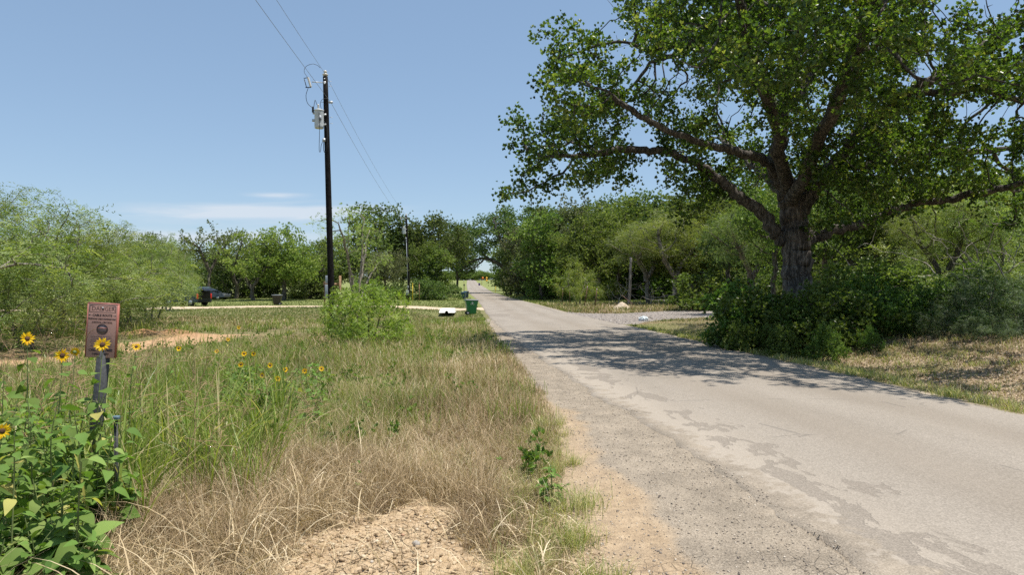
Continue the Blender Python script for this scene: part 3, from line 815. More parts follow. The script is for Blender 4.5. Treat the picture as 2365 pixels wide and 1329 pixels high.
def pebbles():
    rng = np.random.default_rng(23)
    t = (1 + 5 ** .5) / 2
    iv = np.array([(-1, t, 0), (1, t, 0), (-1, -t, 0), (1, -t, 0), (0, -1, t), (0, 1, t), (0, -1, -t), (0, 1, -t), (t, 0, -1), (t, 0, 1), (-t, 0, -1), (-t, 0, 1)], float)
    iv /= np.linalg.norm(iv[0])
    fc = np.array([(0, 11, 5), (0, 5, 1), (0, 1, 7), (0, 7, 10), (0, 10, 11), (1, 5, 9), (5, 11, 4), (11, 10, 2), (10, 7, 6), (7, 1, 8), (3, 9, 4), (3, 4, 2), (3, 2, 6), (3, 6, 8),
                   (3, 8, 9), (4, 9, 5), (2, 4, 11), (6, 2, 10), (8, 6, 7), (9, 8, 1)])
    tm = [(iv * np.array(s) * (1 + .18 * rng.normal(0, 1, (12, 1))), fc) for s in ((1, .8, .55), (.9, .7, .6), (1, .6, .45))]
    def lot(n, xs, ys, zs, smin, smax, pw=2.2):
        S = smin + (smax - smin) * rng.random(n) ** pw
        ids = rng.integers(0, 3, n); ps = []
        P = np.stack([xs, ys, zs + S * .2], 1); T = rng.random(n)
        for k in range(3):
            m = ids == k
            R = rots(int(m.sum()), rng, 3.0); ps.append(scatter(tm[k], P[m], R, S[m], T[m]))
        return merge(ps)
    def pm(name, stops):
        m, nt, bs, out = nodes_of(name); L(nt, ramp(nt, attr(nt, "tint"), stops), bs.inputs["Base Color"]); bs.inputs["Roughness"].default_value = .85
        return m
    n = 17000; Y_ = 3.2 * (26 / 3.2) ** rng.random(n); lo, hi = GE(Y_), RL(Y_)
    x = lo + (hi - lo) * rng.random(n) ** .9 * 1.1
    z = np.maximum(ground_z(x, Y_), np.where(x > RL(Y_) , ZR(Y_) + .003, -9))
    V, F, T = lot(n, x, Y_, z, .002, .012, 3.5)
    tag(link('shoulder_gravel', np_mesh('shoulder_gravel', V, F, {"tint": T}), None, [pm('gravel_stone', [(0, (.11, .09, .075)), (.35, (.24, .20, .16)), (.8, (.38, .31, .23)), (1, (.52, .46, .38))])]),
        'loose grey and tan gravel along the broken road edge', kind='stuff')
    n = 5200; x = rng.normal(-.85, .6, n); y = rng.uniform(2.6, 5.3, n); k = bare_m(x, y) > .25; x, y = x[k], y[k]
    V, F, T = lot(len(x), x, y, ground_z(x, y), .004, .026, 3.2)
    x2 = rng.normal(.38, .10, 1300); y2 = rng.uniform(3.2, 4.35, 1300); V2 = lot(1300, x2, y2, ground_z(x2, y2), .004, .016, 2)
    V, F, T = merge([(V, F, T), V2])
    tag(link('soil_clods', np_mesh('soil_clods', V, F, {"tint": T}), None, [pm('clod', [(0, (.24, .165, .095)), (.6, (.42, .31, .19)), (1, (.54, .44, .31))])]),
        'crumbled tan soil clods on the bare ground', kind='stuff')
    n = 9000; x = rng.uniform(0, 22, n); y = rng.uniform(33, 56, n); k = gravel_m(x, y) > .6; x, y = x[k], y[k]
    V, F, T = lot(len(x), x, y, ground_z(x, y), .02, .05, 2.5)
    tag(link('driveway_gravel', np_mesh('driveway_gravel', V, F, {"tint": T}), None, [pm('driveway_stone', [(0, (.14, .12, .115)), (.6, (.36, .32, .29)), (1, (.62, .58, .53))])]),
        'coarse grey gravel over the side driveway', kind='stuff')
    # a few single stones on the bare soil
    for i, (px, Y_, s, lab) in enumerate([(960, 4.62, .036, 'grey angular rock leaning on the bare cracked soil'), (930, 4.75, .018, 'small reddish stone beside the grey angular rock'),
                                     (857, 4.3, .017, 'rounded grey pebble lying nearest the soil cracks'), (783, 4.35, .018, 'round tan pebble at the left of the bare soil')]):
        p = on_ground(px, Y_)
        V0 = iv * np.array([(1, .7, .9), (1, .8, .6), (.9, .9, .6), (1, .8, .6)][i]) * s * (1 + .15 * rng.normal(0, 1, (12, 1)))
        me = np_mesh('rock', V0, fc)
        o = link('rock', me, None, [plain('rock_grey', [(.34, .31, .27), (.40, .24, .15), (.42, .38, .33), (.5, .38, .24)][i], .9, .25, 40)])
        o.location = (p.x, p.y, p.z + s * .35); tag(o, lab, 'rock')
pebbles()

def leaf_litter():
    rng = np.random.default_rng(29); n = 55000
    y = rng.uniform(7, 26, n); x = RR(y) + rng.uniform(.25, 9, n) ** 1.0
    k = rng.random(n) < litter_m(x, y) * 1.3 + .1; x, y = x[k], y[k]; n = len(x)
    P = np.stack([x, y, ground_z(x, y) + .012], 1); T = rng.random(n)
    V, F, T = scatter(kite(.062, .036, .35), P, rots(n, rng, 1.6), rng.uniform(.6, 1.3, n), T)
    m = leaf_mat('dead_leaf', [(0, (.20, .14, .09)), (.5, (.34, .255, .17)), (1, (.47, .38, .27))], .1, .7, .0, .3, 1)
    tag(link('leaf_litter', np_mesh('leaf_litter', V, F, {"tint": T}), None, [m]), 'fallen brown oak leaves on the right bank', kind='stuff')
leaf_litter()
# ------------------------------------------------------------------ the big oak
def catmull(P, n=6):
    P = np.array(P, float); Q = [P[0]]
    E = np.vstack([2 * P[0] - P[1], P, 2 * P[-1] - P[-2]])
    for i in range(1, len(E) - 2):
        for k in range(1, n + 1):
            t = k / n; a, b, c, d = E[i - 1], E[i], E[i + 1], E[i + 2]
            Q.append(.5 * ((2 * b) + (c - a) * t + (2 * a - 5 * b + 4 * c - d) * t * t + (3 * b - a - 3 * c + d) * t ** 3))
    return np.array(Q)
def inpoly(px, py, poly):
    c = False; n = len(poly); j = n - 1
    for i in range(n):
        (xi, yi), (xj, yj) = poly[i], poly[j]
        if (yi > py) != (yj > py) and px < (xj - xi) * (py - yi) / (yj - yi) + xi: c = not c
        j = i
    return c
def skeleton(limbs, rng, wob=.05):
    """limbs: [(parent limb or None, [(px,py,Y,r), ...])] -> nodes, par, rmin, start index of each limb"""
    nodes, par, rm = [], [], []
    for pi, pts in limbs:
        Q = [tuple(W(a, b, c)) + (r,) for a, b, c, r in pts]
        Q = catmull(Q, 5)
        Q[1:-1, :3] += rng.normal(0, wob, (len(Q) - 2, 3)) * np.minimum(Q[1:-1, 3:4] * 5, 1)
        prev = -1
        if pi is not None:
            nn = np.array(nodes)[:, :3]; prev = int(np.argmin(((nn - Q[0, :3]) ** 2).sum(1))); Q = Q[1:]
        for q in Q:
            nodes.append(tuple(q[:3])); par.append(prev); rm.append(q[3]); prev = len(nodes) - 1
    return nodes, par, np.array(rm)

def big_oak():
    rng = np.random.default_rng(101); rnd = random.Random(101)
    TY = 23.0
    limbs = [
        (None, [(1839, 800, TY, .62), (1839, 765, TY, .50), (1840, 700, TY, .435), (1839, 640, TY, .43), (1840, 590, TY, .44), (1838, 550, TY, .43), (1834, 515, TY, .37), (1822, 460, TY, .34),
                (1806, 415, 22.7, .33), (1793, 375, 22.4, .28), (1800, 320, 22.2, .23), (1812, 250, 22, .20), (1822, 150, 21.8, .16), (1850, 50, 21.6, .12), (1860, -60, 21.5, .08)]),
        (0, [(1830, 565, TY, .30), (1800, 545, TY, .235), (1765, 500, 22.9, .21), (1722, 466, 22.8, .185), (1680, 432, 22.6, .165), (1642, 400, 22.4, .15), (1600, 374, 22.2, .13), (1545, 352, 22, .105),
             (1500, 350, 21.8, .085), (1440, 345, 21.6, .06), (1380, 355, 21.4, .045), (1325, 362, 21.2, .03)]),
        (0, [(1800, 400, 22.5, .2), (1765, 372, 22.0, .16), (1710, 355, 21.4, .14), (1650, 338, 20.8, .12), (1590, 320, 20.2, .10), (1530, 298, 19.8, .085), (1480, 270, 19.4, .07), (1432, 238, 19, .055), (1405, 212, 18.8, .035)]),
        (0, [(1802, 330, 22.2, .18), (1780, 240, 22.5, .17), (1755, 155, 22.6, .15), (1715, 110, 22.6, .13), (1680, 65, 22.6, .11), (1650, 15, 22.6, .09), (1620, -60, 22.6, .06)]),
        (3, [(1750, 150, 22.6, .11), (1700, 108, 22.2, .09), (1640, 92, 21.8, .075), (1560, 105, 21.4, .055), (1500, 118, 21, .04), (1450, 100, 20.8, .025)]),
        (3, [(1712, 108, 22.6, .10), (1660, 128, 23, .08), (1600, 112, 23.6, .06), (1550, 130, 24, .045), (1500, 145, 24.4, .03)]),
        (0, [(1850, 555, TY, .26), (1888, 545, TY, .20), (1930, 532, TY, .17), (1985, 516, TY, .155), (2030, 498, 23, .14), (2075, 484, 22.8, .13), (2120, 468, 22.6, .115), (2175, 462, 22.4, .10), (2235, 452, 22, .085),
             (2300, 440, 21.6, .065), (2380, 415, 21, .045)]),
        (0, [(1838, 500, TY, .30), (1868, 455, 23.2, .24), (1905, 405, 23.6, .20), (1960, 388, 24, .16), (2040, 378, 24.2, .13), (2110, 362, 24.4, .10), (2180, 352, 24.4, .075), (2260, 350, 24.4, .05)]),
        (0, [(1845, 480, TY, .28), (1890, 425, 22.4, .24), (1950, 350, 21.4, .20), (2020, 280, 20.4, .165), (2085, 225, 19.6, .14), (2140, 190, 19, .12), (2200, 178, 18.6, .10), (2265, 168, 18.2, .08), (2340, 156, 18, .065), (2430, 140, 17.6, .04)]),
        (8, [(2090, 222, 19.6, .10), (2130, 214, 19.6, .085), (2200, 214, 19.5, .07), (2260, 204, 19.4, .055), (2310, 222, 19.2, .04), (2380, 240, 19, .03)]),
        (8, [(2140, 190, 19, .08), (2200, 150, 19, .065), (2260, 110, 19, .05), (2330, 72, 19, .035), (2400, 40, 19, .02)]),
        # limbs reaching towards and away from the road camera
        (0, [(1815, 440, 22.8, .24), (1800, 330, 20.4, .19), (1770, 220, 18.4, .15), (1730, 100, 16.6, .11), (1690, -40, 15.2, .07), (1660, -170, 14, .04)]),
        (0, [(1830, 470, 22.8, .24), (1890, 330, 20.0, .18), (1950, 180, 17.6, .13), (2020, 20, 15.6, .09), (2100, -160, 14, .05)]),
        (0, [(1835, 490, 23, .26), (1860, 400, 25.4, .20), (1880, 330, 28, .14), (1900, 290, 31, .08)]),
        (0, [(1822, 460, 23, .22), (1760, 400, 26, .17), (1700, 350, 28.6, .11), (1660, 320, 31, .06)]),
        (0, [(1812, 250, 22, .14), (1900, 150, 22.6, .11), (1980, 60, 23.2, .08), (2040, -30, 23.6, .05)]),
    ]
    nodes, par, rmin = skeleton(limbs, rng)
    sil = [(1190, 470), (1200, 380), (1205, 310), (1225, 280), (1268, 255), (1262, 190), (1265, 125), (1310, 100), (1350, 88), (1395, 130), (1425, 175), (1470, 200), (1480, 150), (1440, 110), (1452, 50), (1400, 25), (1385, -10),
           (1440, -200), (1560, -420), (1800, -560), (2050, -560), (2180, -380), (2200, -200), (2185, 10), (2150, 90), (2120, 150), (2160, 120), (2190, 70), (2260, 60), (2300, 30), (2345, -60), (2480, -60),
           (2600, 100), (2680, 300), (2660, 470), (2400, 560), (2330, 520), (2200, 478), (2140, 500), (2040, 520), (1960, 505), (1900, 490), (1860, 440), (1800, 420), (1740, 430), (1690, 455), (1650, 490), (1590, 495),
           (1545, 470), (1560, 420), (1510, 385), (1490, 425), (1440, 432), (1420, 400), (1340, 432), (1300, 405), (1240, 440), (1190, 455)]
    gaps = [[(2165, -60), (2192, -60), (2190, 100), (2150, 195), (2095, 200), (2135, 90)], [(2250, -80), (2420, -80), (2380, 10), (2290, 60), (2250, 115)], [(2190, 232), (2400, 250), (2400, 285), (2250, 290), (2170, 268)], [(1480, 120), (1530, 150), (1640, 190), (1600, 215), (1500, 200), (1450, 160)], [(2180, 232), (2360, 240), (2340, 268), (2170, 268)], [(1650, 235), (1720, 240), (1715, 300), (1660, 290)],
            [(2130, 205), (2180, 205), (2180, 225), (2120, 225)], [(1500, 225), (1560, 215), (1640, 255), (1600, 262)]]
    att = []; n = 0; tries = 0
    cx0, cy0 = (1838 - CX) / FPX * TY, TY
    while n < 310 and tries < 60000:
        tries += 1
        px, py = rnd.uniform(1150, 2700), rnd.uniform(-560, 560)
        Y_ = rnd.uniform(11.5, 34)
        X_ = (px - CX) / FPX * Y_; z = CAMZ - (py - HY) / FPX * Y_
        R = 11.3 * math.sqrt(max(0, 1 - ((z - 4.5) / 9.6) ** 2)) if z > 4.5 else 11.3
        rr = math.hypot(X_ - cx0, Y_ - cy0)
        if rr > R or z < 3.9 or z > 13.8: continue
        if Y_ < 19 and z < 5.4: continue
        if not inpoly(px, py, sil) or any(inpoly(px, py, g) for g in gaps): continue
        if rr < .45 * R and z < 8.5 and rnd.random() < .55: continue
        # sparse upper right
        if px > 2120 and py < 250 and rnd.random() < .35: continue
        if px < 1600 and 18.9 < Y_ < 21.2 and rnd.random() < .8: continue
        if px < 1600 and (Y_ > 27 or Y_ < 16.2): continue
        if px < 1650 and rnd.random() < .22: continue
        if X_ < 5.5 and rnd.random() < .10: continue
        s = rnd.uniform(.32, .62) * (.8 if px < 1300 or px > 2120 else 1)
        att += [tuple(np.array([X_, Y_, z]) + rng.normal(0, s, 3) * np.array([1, 1, .65])) for _ in range(15)]
        n += 1
    # the drooping sprays at the left tip and the hanging clumps under the limbs
    for (px, py, Y_, s, q) in [(1190, 440, 21, .22, 14), (1215, 395, 21.5, .32, 20), (1228, 325, 21.8, .32, 20), (1200, 295, 22, .2, 10), (1265, 420, 21, .4, 18), (1330, 400, 21, .35, 18), (1420, 400, 21.4, .35, 18),
                               (1300, 330, 21, .5, 30), (1285, 180, 20, .4, 30), (1290, 135, 20, .33, 22), (1345, 110, 20, .45, 26), (1330, 200, 20, .5, 30), (1400, 270, 20, .5, 30), (1350, 290, 20.4, .5, 28),
                               (1600, 465, 22.5, .5, 30), (1620, 440, 23, .4, 20), (1470, 20, 21, .4, 24), (1520, 60, 21, .4, 22), (1580, 20, 21.6, .5, 26), (1460, 75, 21, .25, 12),
                               (2215, 40, 19.5, .25, 16), (2200, 75, 19.5, .25, 16), (2180, 130, 19.2, .3, 16), (2250, 130, 18.8, .4, 26), (2300, 90, 18.8, .4, 26), (2340, 130, 18.5, .35, 22), (2330, 200, 18.6, .3, 16), (2180, 270, 20, .4, 20), (2230, 300, 20, .4, 24),
                               (1990, 440, 21, .5, 40), (2060, 420, 21, .5, 40), (1940, 400, 20.5, .5, 36), (2120, 400, 21, .5, 36), (1900, 340, 20, .6, 40), (1980, 300, 20, .6, 40), (2080, 330, 20, .6, 40), (2200, 330, 21, .55, 34), (2270, 340, 21, .55, 34), (2340, 330, 21, .55, 34), (2240, 390, 22, .55, 34), (2330, 400, 22, .55, 34), (2400, 300, 20, .55, 30)]:
        c = np.array(tuple(W(px, py, Y_)))
        att += [tuple(c + rng.normal(0, s, 3)) for _ in range(q)]
    for c in [(8.2, 11.6, 9.2), (9.6, 11.2, 8.6), (11, 11.8, 9.4), (12.4, 11.4, 8.8), (7.0, 12.4, 10), (9.2, 12.6, 10.6), (10.8, 13, 11), (13.6, 12, 9), (5.6, 13.4, 9.8), (8.4, 10.6, 8.4), (10.4, 10.4, 8.2)]:
        att += [tuple(np.array(c) + rng.normal(0, .5, 3)) for _ in range(20)]
    N_, P_ = colonize(att, nodes, par, .32, 4.0, .42, 70, (0, 0, .03), rng)
    r, w, nch = radii(N_, P_, .010, .46, 2.4, rmin)
    # fine twigs never thicker than their supporting limb
    base = np.array([(1838 - CX) / FPX * TY, TY, gz((1838 - CX) / FPX * TY, TY)])
    N2 = N_ - base
    root = empty('oak_tree', tuple(base))
    tag(root, 'huge spreading oak with furrowed grey trunk overhanging the road', 'tree')
    split = 30                                           # up to the first forks: furrowed trunk
    tp = Geo(); q = N2[:36]; rr_ = r[:36]
    q = q.copy(); q[0, 2] = -.35
    fl = rng.normal(0, 1, 1)
    tp.tube(q, rr_, 48, cap=False, bump_=.0, rng=rng, flute=.05)
    tp.build('trunk', M['oak_bark'], root, smooth=True)
    par2 = P_.copy()
    # limbs start inside the trunk: cut the trunk chain out of the branch mesh
    keep = np.ones(len(N2), bool); keep[:35] = False
    idx = np.where(keep)[0]; mp = np.full(len(N2), -1); mp[idx] = np.arange(len(idx))
    nn = [tuple(N2[i]) for i in idx]; pp = [mp[P_[i]] if P_[i] >= 35 else -1 for i in idx]; rr2 = list(r[idx]); ww = list(w[idx])
    extra_n, extra_p, extra_r, extra_w = [], [], [], []
    for k, i in enumerate(idx):
        if 0 <= P_[i] < 35:
            extra_n.append(tuple(N2[P_[i]])); extra_r.append(r[i] * 1.1); extra_w.append(w[i]); pp[k] = len(nn) + len(extra_n) - 1
    nn += extra_n; pp += [-1] * len(extra_n); rr2 += extra_r; ww += extra_w
    # order does not matter to branch_geo
    g = branch_geo(np.array(nn), np.array(pp), np.array(rr2), np.array(ww), rng=rng, sides=(12, 6, 3), minr=0)
    g.build('limbs', M['limb_bark'], root, smooth=True)
    tips = np.where((w <= 5) & (r < .035))[0]; tips = tips[tips >= len(nodes)]
    q_ = N2[tips]; hole = np.sin(q_[:, 0] * 1.9 + 1) * np.sin(q_[:, 1] * 1.7 + 2) + np.sin(q_[:, 2] * 2.6 + q_[:, 0]) * .8
    pxs = CX + FPX * N_[tips][:, 0] / N_[tips][:, 1]; pys = HY - FPX * (N_[tips][:, 2] - CAMZ) / N_[tips][:, 1]
    open_ = np.array([not any(inpoly(a_, b_, g_) for g_ in gaps) for a_, b_ in zip(pxs, pys)])
    tips = tips[(hole > -.95) & open_]
    C = N2[tips] + rng.normal(0, .05, (len(tips), 3))
    lf = kite(.108, .062, .12); lf[0][1, 1] = lf[0][3, 1] = .064
    V, F, T = leaf_cloud([rosette(lf, 6, .95, 1), rosette(lf, 5, 1.1, 2), rosette(lf, 7, .8, 3)], C, 21, .15, rng, .5, .5, 1.3, .2)
    link('crown', np_mesh('oak_crown', V, F, {"tint": T}), root, [M['oak_leaf']])
    print("oak nodes", len(N_), "tips", len(tips), "tris", len(F))
big_oak()

# ------------------------------------------------------------------ background tree stock
PROTO = {}
def blob_att(rng, n, q, shape, s):
    att = []
    while n > 0:
        p = rng.uniform(-1, 1, 3)
        d = np.linalg.norm(p)
        if d > 1 or d < rng.uniform(0, .75): continue
        c = shape(p)
        if c is None: continue
        att += [tuple(c + rng.normal(0, s, 3) * np.array([1, 1, .7])) for _ in range(q)]; n -= 1
    return att
def proto(key, seed, stems, shape, ncl, q, s, tm, per, sd, step=.35, kill=.40, rt=.012, rr=.16, up=.5, p=2.3, trop=(0, 0, .05), tipw=4, smin=.7, smax=1.25, ts=.16):
    rng = np.random.default_rng(seed)
    att = blob_att(rng, ncl, q, shape, s)
    nodes, par, rm = [], [], []
    for st in stems:
        Q = catmull(st, 4); Q[1:, :3] += rng.normal(0, .04, (len(Q) - 1, 3)); prev = -1
        if nodes and len(st[0]) > 4: pass
        for k, a in enumerate(Q):
            nodes.append(tuple(a[:3])); par.append(prev); rm.append(a[3]); prev = len(nodes) - 1
    n0 = len(nodes)
    N_, P_ = colonize(att, nodes, par, step, 5.0, kill, 60, trop, rng)
    r, w, nch = radii(N_, P_, rt, rr, p, np.array(rm))
    r[n0:] = np.minimum(r[n0:], rr * .8)
    g = branch_geo(N_, P_, r, w, rng=rng, sides=(8, 5, 3))
    tips = np.where(w <= tipw)[0]; tips = tips[tips >= n0]
    V, F, T = leaf_cloud(tm, N_[tips], per, sd, rng, up, smin, smax, ts)
    tme = np_mesh(key + '_wood', np.concatenate(g.V), [np.concatenate(f) for f in (g.F4, g.F3) if f], smooth=True)
    cme = np_mesh(key + '_leaves', V, F, {"tint": T})
    tme.materials.append(M['grey_bark']); cme.materials.append(M['mid_leaf'])
    PROTO[key] = (tme, cme, float(np.percentile(V[:, 2], 96.5)), (np.percentile(V[:, 0], 98) - np.percentile(V[:, 0], 2)) / 2)
    print(key, len(N_), len(tips), len(F), 'H', round(V[:, 2].max(), 2), 'R', round(PROTO[key][3], 2))

LK = [rosette(kite(.20, .10), 4, 1.0, 1), rosette(kite(.17, .10), 5, .9, 2), rosette(kite(.19, .085), 4, 1.2, 3)]
def dome(rx, z0, z1, ry=None):
    ry = ry or rx
    return lambda p: np.array([p[0] * rx, p[1] * ry, (z0 + z1) / 2 + p[2] * (z1 - z0) / 2])
def mixdome(lobes):
    def f(p):
        k = int(abs(p[0] * 977 + p[1] * 613)) % len(lobes); x, y, z, r, h = lobes[k]
        return np.array([x + p[0] * r, y + p[1] * r, z + p[2] * h])
    return f
proto('oak_a', 1, [[(0, 0, -.3, .24), (.1, 0, 1.2, .19), (0, .1, 2.2, .16), (-.3, .1, 3.3, .10)], ], mixdome([(-1.6, 0, 4.6, 2.3, 1.9), (1.5, .5, 5.0, 2.2, 1.9), (0, -.4, 6.0, 2.4, 1.8), (0, .6, 3.6, 3.2, 1.3)]), 78, 11, .45, LK, 13, .26)
proto('oak_b', 2, [[(0, 0, -.3, .26), (-.2, 0, 1.0, .20), (-.5, .1, 1.9, .16), (-1.2, .1, 2.9, .10)], [(-.2, 0, 1.0, .16), (.5, 0, 2.2, .12), (1.2, 0, 3.2, .08)]],
      mixdome([(-2.2, 0, 3.9, 2.0, 1.6), (2.1, .3, 4.1, 2.2, 1.8), (0, 0, 5.5, 2.6, 1.7), (.5, -1.2, 3.2, 2.4, 1.2)]), 78, 11, .45, LK, 13, .26)
proto('oak_c', 3, [[(0, 0, -.3, .2), (.1, 0, 1.4, .16), (.3, 0, 3.0, .12), (.2, 0, 4.6, .08)]], mixdome([(0, 0, 6.4, 1.8, 1.8), (-1.2, 0, 4.4, 1.9, 1.5), (1.4, .2, 4.8, 1.8, 1.6), (0, .3, 2.8, 2.2, 1.2)]), 70, 11, .42, LK, 13, .25)
proto('open_a', 4, [[(0, 0, -.3, .2), (.1, 0, 1.5, .16), (.0, 0, 3.0, .13), (-.6, 0, 4.4, .08), (-1.0, 0, 5.6, .05)], [(0, 0, 3.0, .10), (.7, .2, 4.4, .08), (1.3, .3, 5.6, .05)]],
      mixdome([(-1.4, 0, 6.0, 1.3, 1.2), (1.5, .2, 6.2, 1.4, 1.2), (0, 0, 7.2, 1.5, 1.0), (-2.2, 0, 4.6, 1.0, .8), (2.4, 0, 4.8, 1.0, .8)]), 34, 9, .35, LK, 6, .20, kill=.5)
proto('open_b', 5, [[(0, 0, -.3, .2), (-.1, 0, 1.2, .16), (.5, 0, 2.4, .12), (1.2, 0, 3.6, .08)], [(-.1, 0, 1.2, .14), (-.8, .1, 2.5, .1), (-1.6, .2, 3.6, .06)]],
      mixdome([(-2.0, 0, 4.8, 1.7, 1.3), (1.8, .2, 5.0, 1.8, 1.4), (0, 0, 5.9, 1.6, 1.1), (0, -.5, 3.6, 2.6, .8)]), 50, 9, .4, LK, 9, .24, kill=.5)
LM = [frond(11, .34, .095, .026, 1, .5), frond(11, .30, .09, .024, 2, .9), frond(10, .36, .10, .026, 3, 1.2)]
for sd, key, lob, st in [(11, 'mesq_a', [(-1.6, 0, 2.9, 1.6, 1.4), (1.5, .2, 3.0, 1.7, 1.5), (0, 0, 3.9, 1.7, 1.2), (0, -1.2, 2.0, 2.4, 1.3)], [[(0, 0, -.2, .08), (-.5, 0, 1.2, .06), (-1.2, .1, 2.4, .04)], [(.15, 0, -.2, .07), (.3, .1, 1.4, .05), (.4, .1, 2.8, .035)], [(.3, .1, -.2, .06), (1.0, 0, 1.2, .05), (1.7, .1, 2.3, .03)]]),
                         (12, 'mesq_b', [(-1.3, 0, 2.4, 1.7, 1.5), (1.6, .2, 2.2, 1.6, 1.4), (.2, .2, 3.2, 1.6, 1.3), (.4, -1.3, 1.4, 2.4, 1.0)], [[(0, 0, -.2, .07), (-.6, 0, 1.0, .05), (-1.3, .1, 2.0, .03)], [(.15, 0, -.2, .07), (.4, -.2, 1.2, .05), (.9, -.3, 2.2, .03)]])]:
    proto(key, sd, st, mixdome(lob), 90, 11, .26, LM, 9, .125, rt=.006, rr=.07, up=1.0, trop=(0, 0, .1), tipw=5, smin=.7, smax=1.45, ts=.26)
LS = [rosette(kite(.11, .06), 5, 1.0, 5), rosette(kite(.095, .055), 6, .9, 6)]
proto('shrub_a', 21, [[(0, 0, -.1, .03), (-.3, 0, .6, .02)], [(.1, .1, -.1, .03), (.4, .1, .7, .02)], [(0, .2, -.1, .03), (0, .3, .9, .02)]], mixdome([(-.8, 0, .9, .9, .8), (.8, .1, 1.0, 1.0, .9), (0, 0, 1.5, .9, .6), (0, -.5, .6, 1.5, .5)]), 44, 8, .2, LS, 8, .12, step=.16, kill=.2, rt=.004, rr=.03)
proto('shrub_b', 22, [[(0, 0, -.1, .03), (-.3, 0, .5, .02)], [(.1, .1, -.1, .03), (.6, .1, .6, .02)], [(0, .2, -.1, .03), (0, .3, .7, .02)]], mixdome([(-1.2, 0, .7, .9, .7), (1.1, .1, .9, .9, .8), (0, 0, 1.1, 1.0, .7), (.2, -.6, .5, 1.5, .45)]), 46, 8, .2, LS, 8, .12, step=.16, kill=.2, rt=.004, rr=.03)
LF = [frond(11, .30, .075, .022, 5, .3), frond(11, .26, .07, .022, 6, .6)]
proto('feather', 23, [[(0, 0, -.1, .03), (-.4, 0, .8, .02)], [(.1, .1, -.1, .03), (.6, .1, .9, .02)], [(0, .2, -.1, .03), (0, .3, 1.2, .02)]], mixdome([(-1.0, 0, 1.0, .9, .9), (.9, .1, 1.1, 1.0, .9), (0, 0, 1.8, .9, .6), (.1, -.6, .7, 1.6, .6)]), 46, 8, .22, LF, 7, .13, step=.18, kill=.24, rt=.004, rr=.03, up=1.2)
LB = [frond(10, .18, .05, .022, 7, .3), rosette(kite(.07, .035), 6, .8, 8), frond(9, .15, .045, .022, 8, .1)]
proto('bush', 24, [[(0, 0, -.1, .025), (-.3, 0, .7, .015), (-.6, 0, 1.2, .01)], [(.1, .1, -.1, .025), (.4, .1, .9, .015)], [(0, .2, -.1, .025), (0, .1, 1.2, .012)]], mixdome([(-.6, 0, .8, .6, .6), (.6, .1, .8, .7, .6), (0, 0, 1.25, .6, .4), (0, -.3, .5, 1.0, .4)]), 60, 8, .16, LB, 8, .09, step=.12, kill=.15, rt=.003, rr=.025, up=.9)
proto('fan', 31, [[(0, 0, -.2, .12), (-.6, 0, 1.4, .09), (-1.5, 0, 3.2, .06), (-2.3, 0, 5.2, .03)], [(.1, 0, -.2, .12), (-.1, .2, 1.8, .08), (-.5, .3, 4.0, .05), (-.6, .3, 6.0, .03)], [(.2, 0, -.2, .12), (.6, 0, 1.6, .09), (1.6, 0, 3.6, .06), (2.9, 0, 5.6, .03)],
                  [(.15, .1, -.2, .1), (.4, -.2, 1.8, .07), (.7, -.3, 3.8, .05), (.8, -.2, 5.6, .03)], [(-.1, 0, -.2, .1), (-1.2, 0, 1.0, .07), (-2.8, 0, 2.2, .05), (-4.2, 0, 3.0, .03)]],
      mixdome([(-2.4, 0, 5.6, 1.4, 1.3), (-.5, .2, 6.2, 1.3, 1.2), (2.6, .1, 5.6, 1.7, 1.2), (1, 0, 4.2, 1.8, 1.3), (-3.6, 0, 3.6, 1.5, .9), (-1, -.3, 3.4, 1.6, 1.2)]), 52, 8, .35, LM[:2] + [rosette(kite(.13, .05), 5, 1, 9)], 6, .2, rt=.007, rr=.09, up=.8, kill=.5)
proto('column', 32, [[(0, 0, -.2, .12), (.1, 0, 2, .10), (0, 0, 4.2, .06)]], mixdome([(0, 0, 1.4, 1.4, 1.4), (.1, 0, 3.2, 1.3, 1.5), (-.1, 0, 4.8, 1.2, 1.2)]), 70, 9, .3, LK, 12, .22, kill=.4)
proto('thin_a', 33, [[(0, 0, -.2, .13), (.1, 0, 1.6, .11), (-.1, 0, 3.2, .09), (.1, 0, 5.0, .06)]], mixdome([(0, 0, 6.2, 1.6, 1.4), (-1.1, 0, 5.0, 1.3, 1.0), (1.2, 0, 5.2, 1.3, 1.0), (0, 0, 3.9, 1.7, .7)]), 52, 10, .38, LK, 11, .24)
proto('thin_b', 34, [[(0, 0, -.2, .13), (-.2, 0, 1.6, .11), (-.5, 0, 3.0, .08), (-1.4, 0, 4.3, .05)], [(-.35, 0, 2.0, .08), (.4, 0, 3.2, .06), (1.0, 0, 4.6, .04)]], mixdome([(-1.6, 0, 5.2, 1.5, 1.1), (1.2, 0, 5.6, 1.5, 1.2), (0, 0, 6.4, 1.4, .9), (0, 0, 4.2, 2.2, .7)]), 56, 10, .4, LM, 15, .22, rt=.008, up=.8)

_trng = random.Random(9)
def place(key, px, Y, top, label, leaf='mid_leaf', bark='grey_bark', name='tree', cat='tree', ws=1.0, rz=None, group=None, x=None, parts=True):
    tme, cme, H, R = PROTO[key]
    X = (px - CX) / FPX * Y if x is None else x
    z0 = gz(X, Y) - .03
    h = CAMZ - (top - HY) / FPX * Y - z0
    s = h / H
    e = empty(name, (X, Y, z0), _trng.uniform(0, 2 * PI) if rz is None else rz)
    e.scale = (s * ws, s * ws, s)
    tag(e, label, cat, group)
    a = link('trunk' if cat == 'tree' else 'stems', tme, e); b = link('crown' if cat == 'tree' else 'foliage', cme, e)
    for o, m in ((a, bark), (b, leaf)):
        o.material_slots[0].link = 'OBJECT'; o.material_slots[0].material = M[m]
    return e

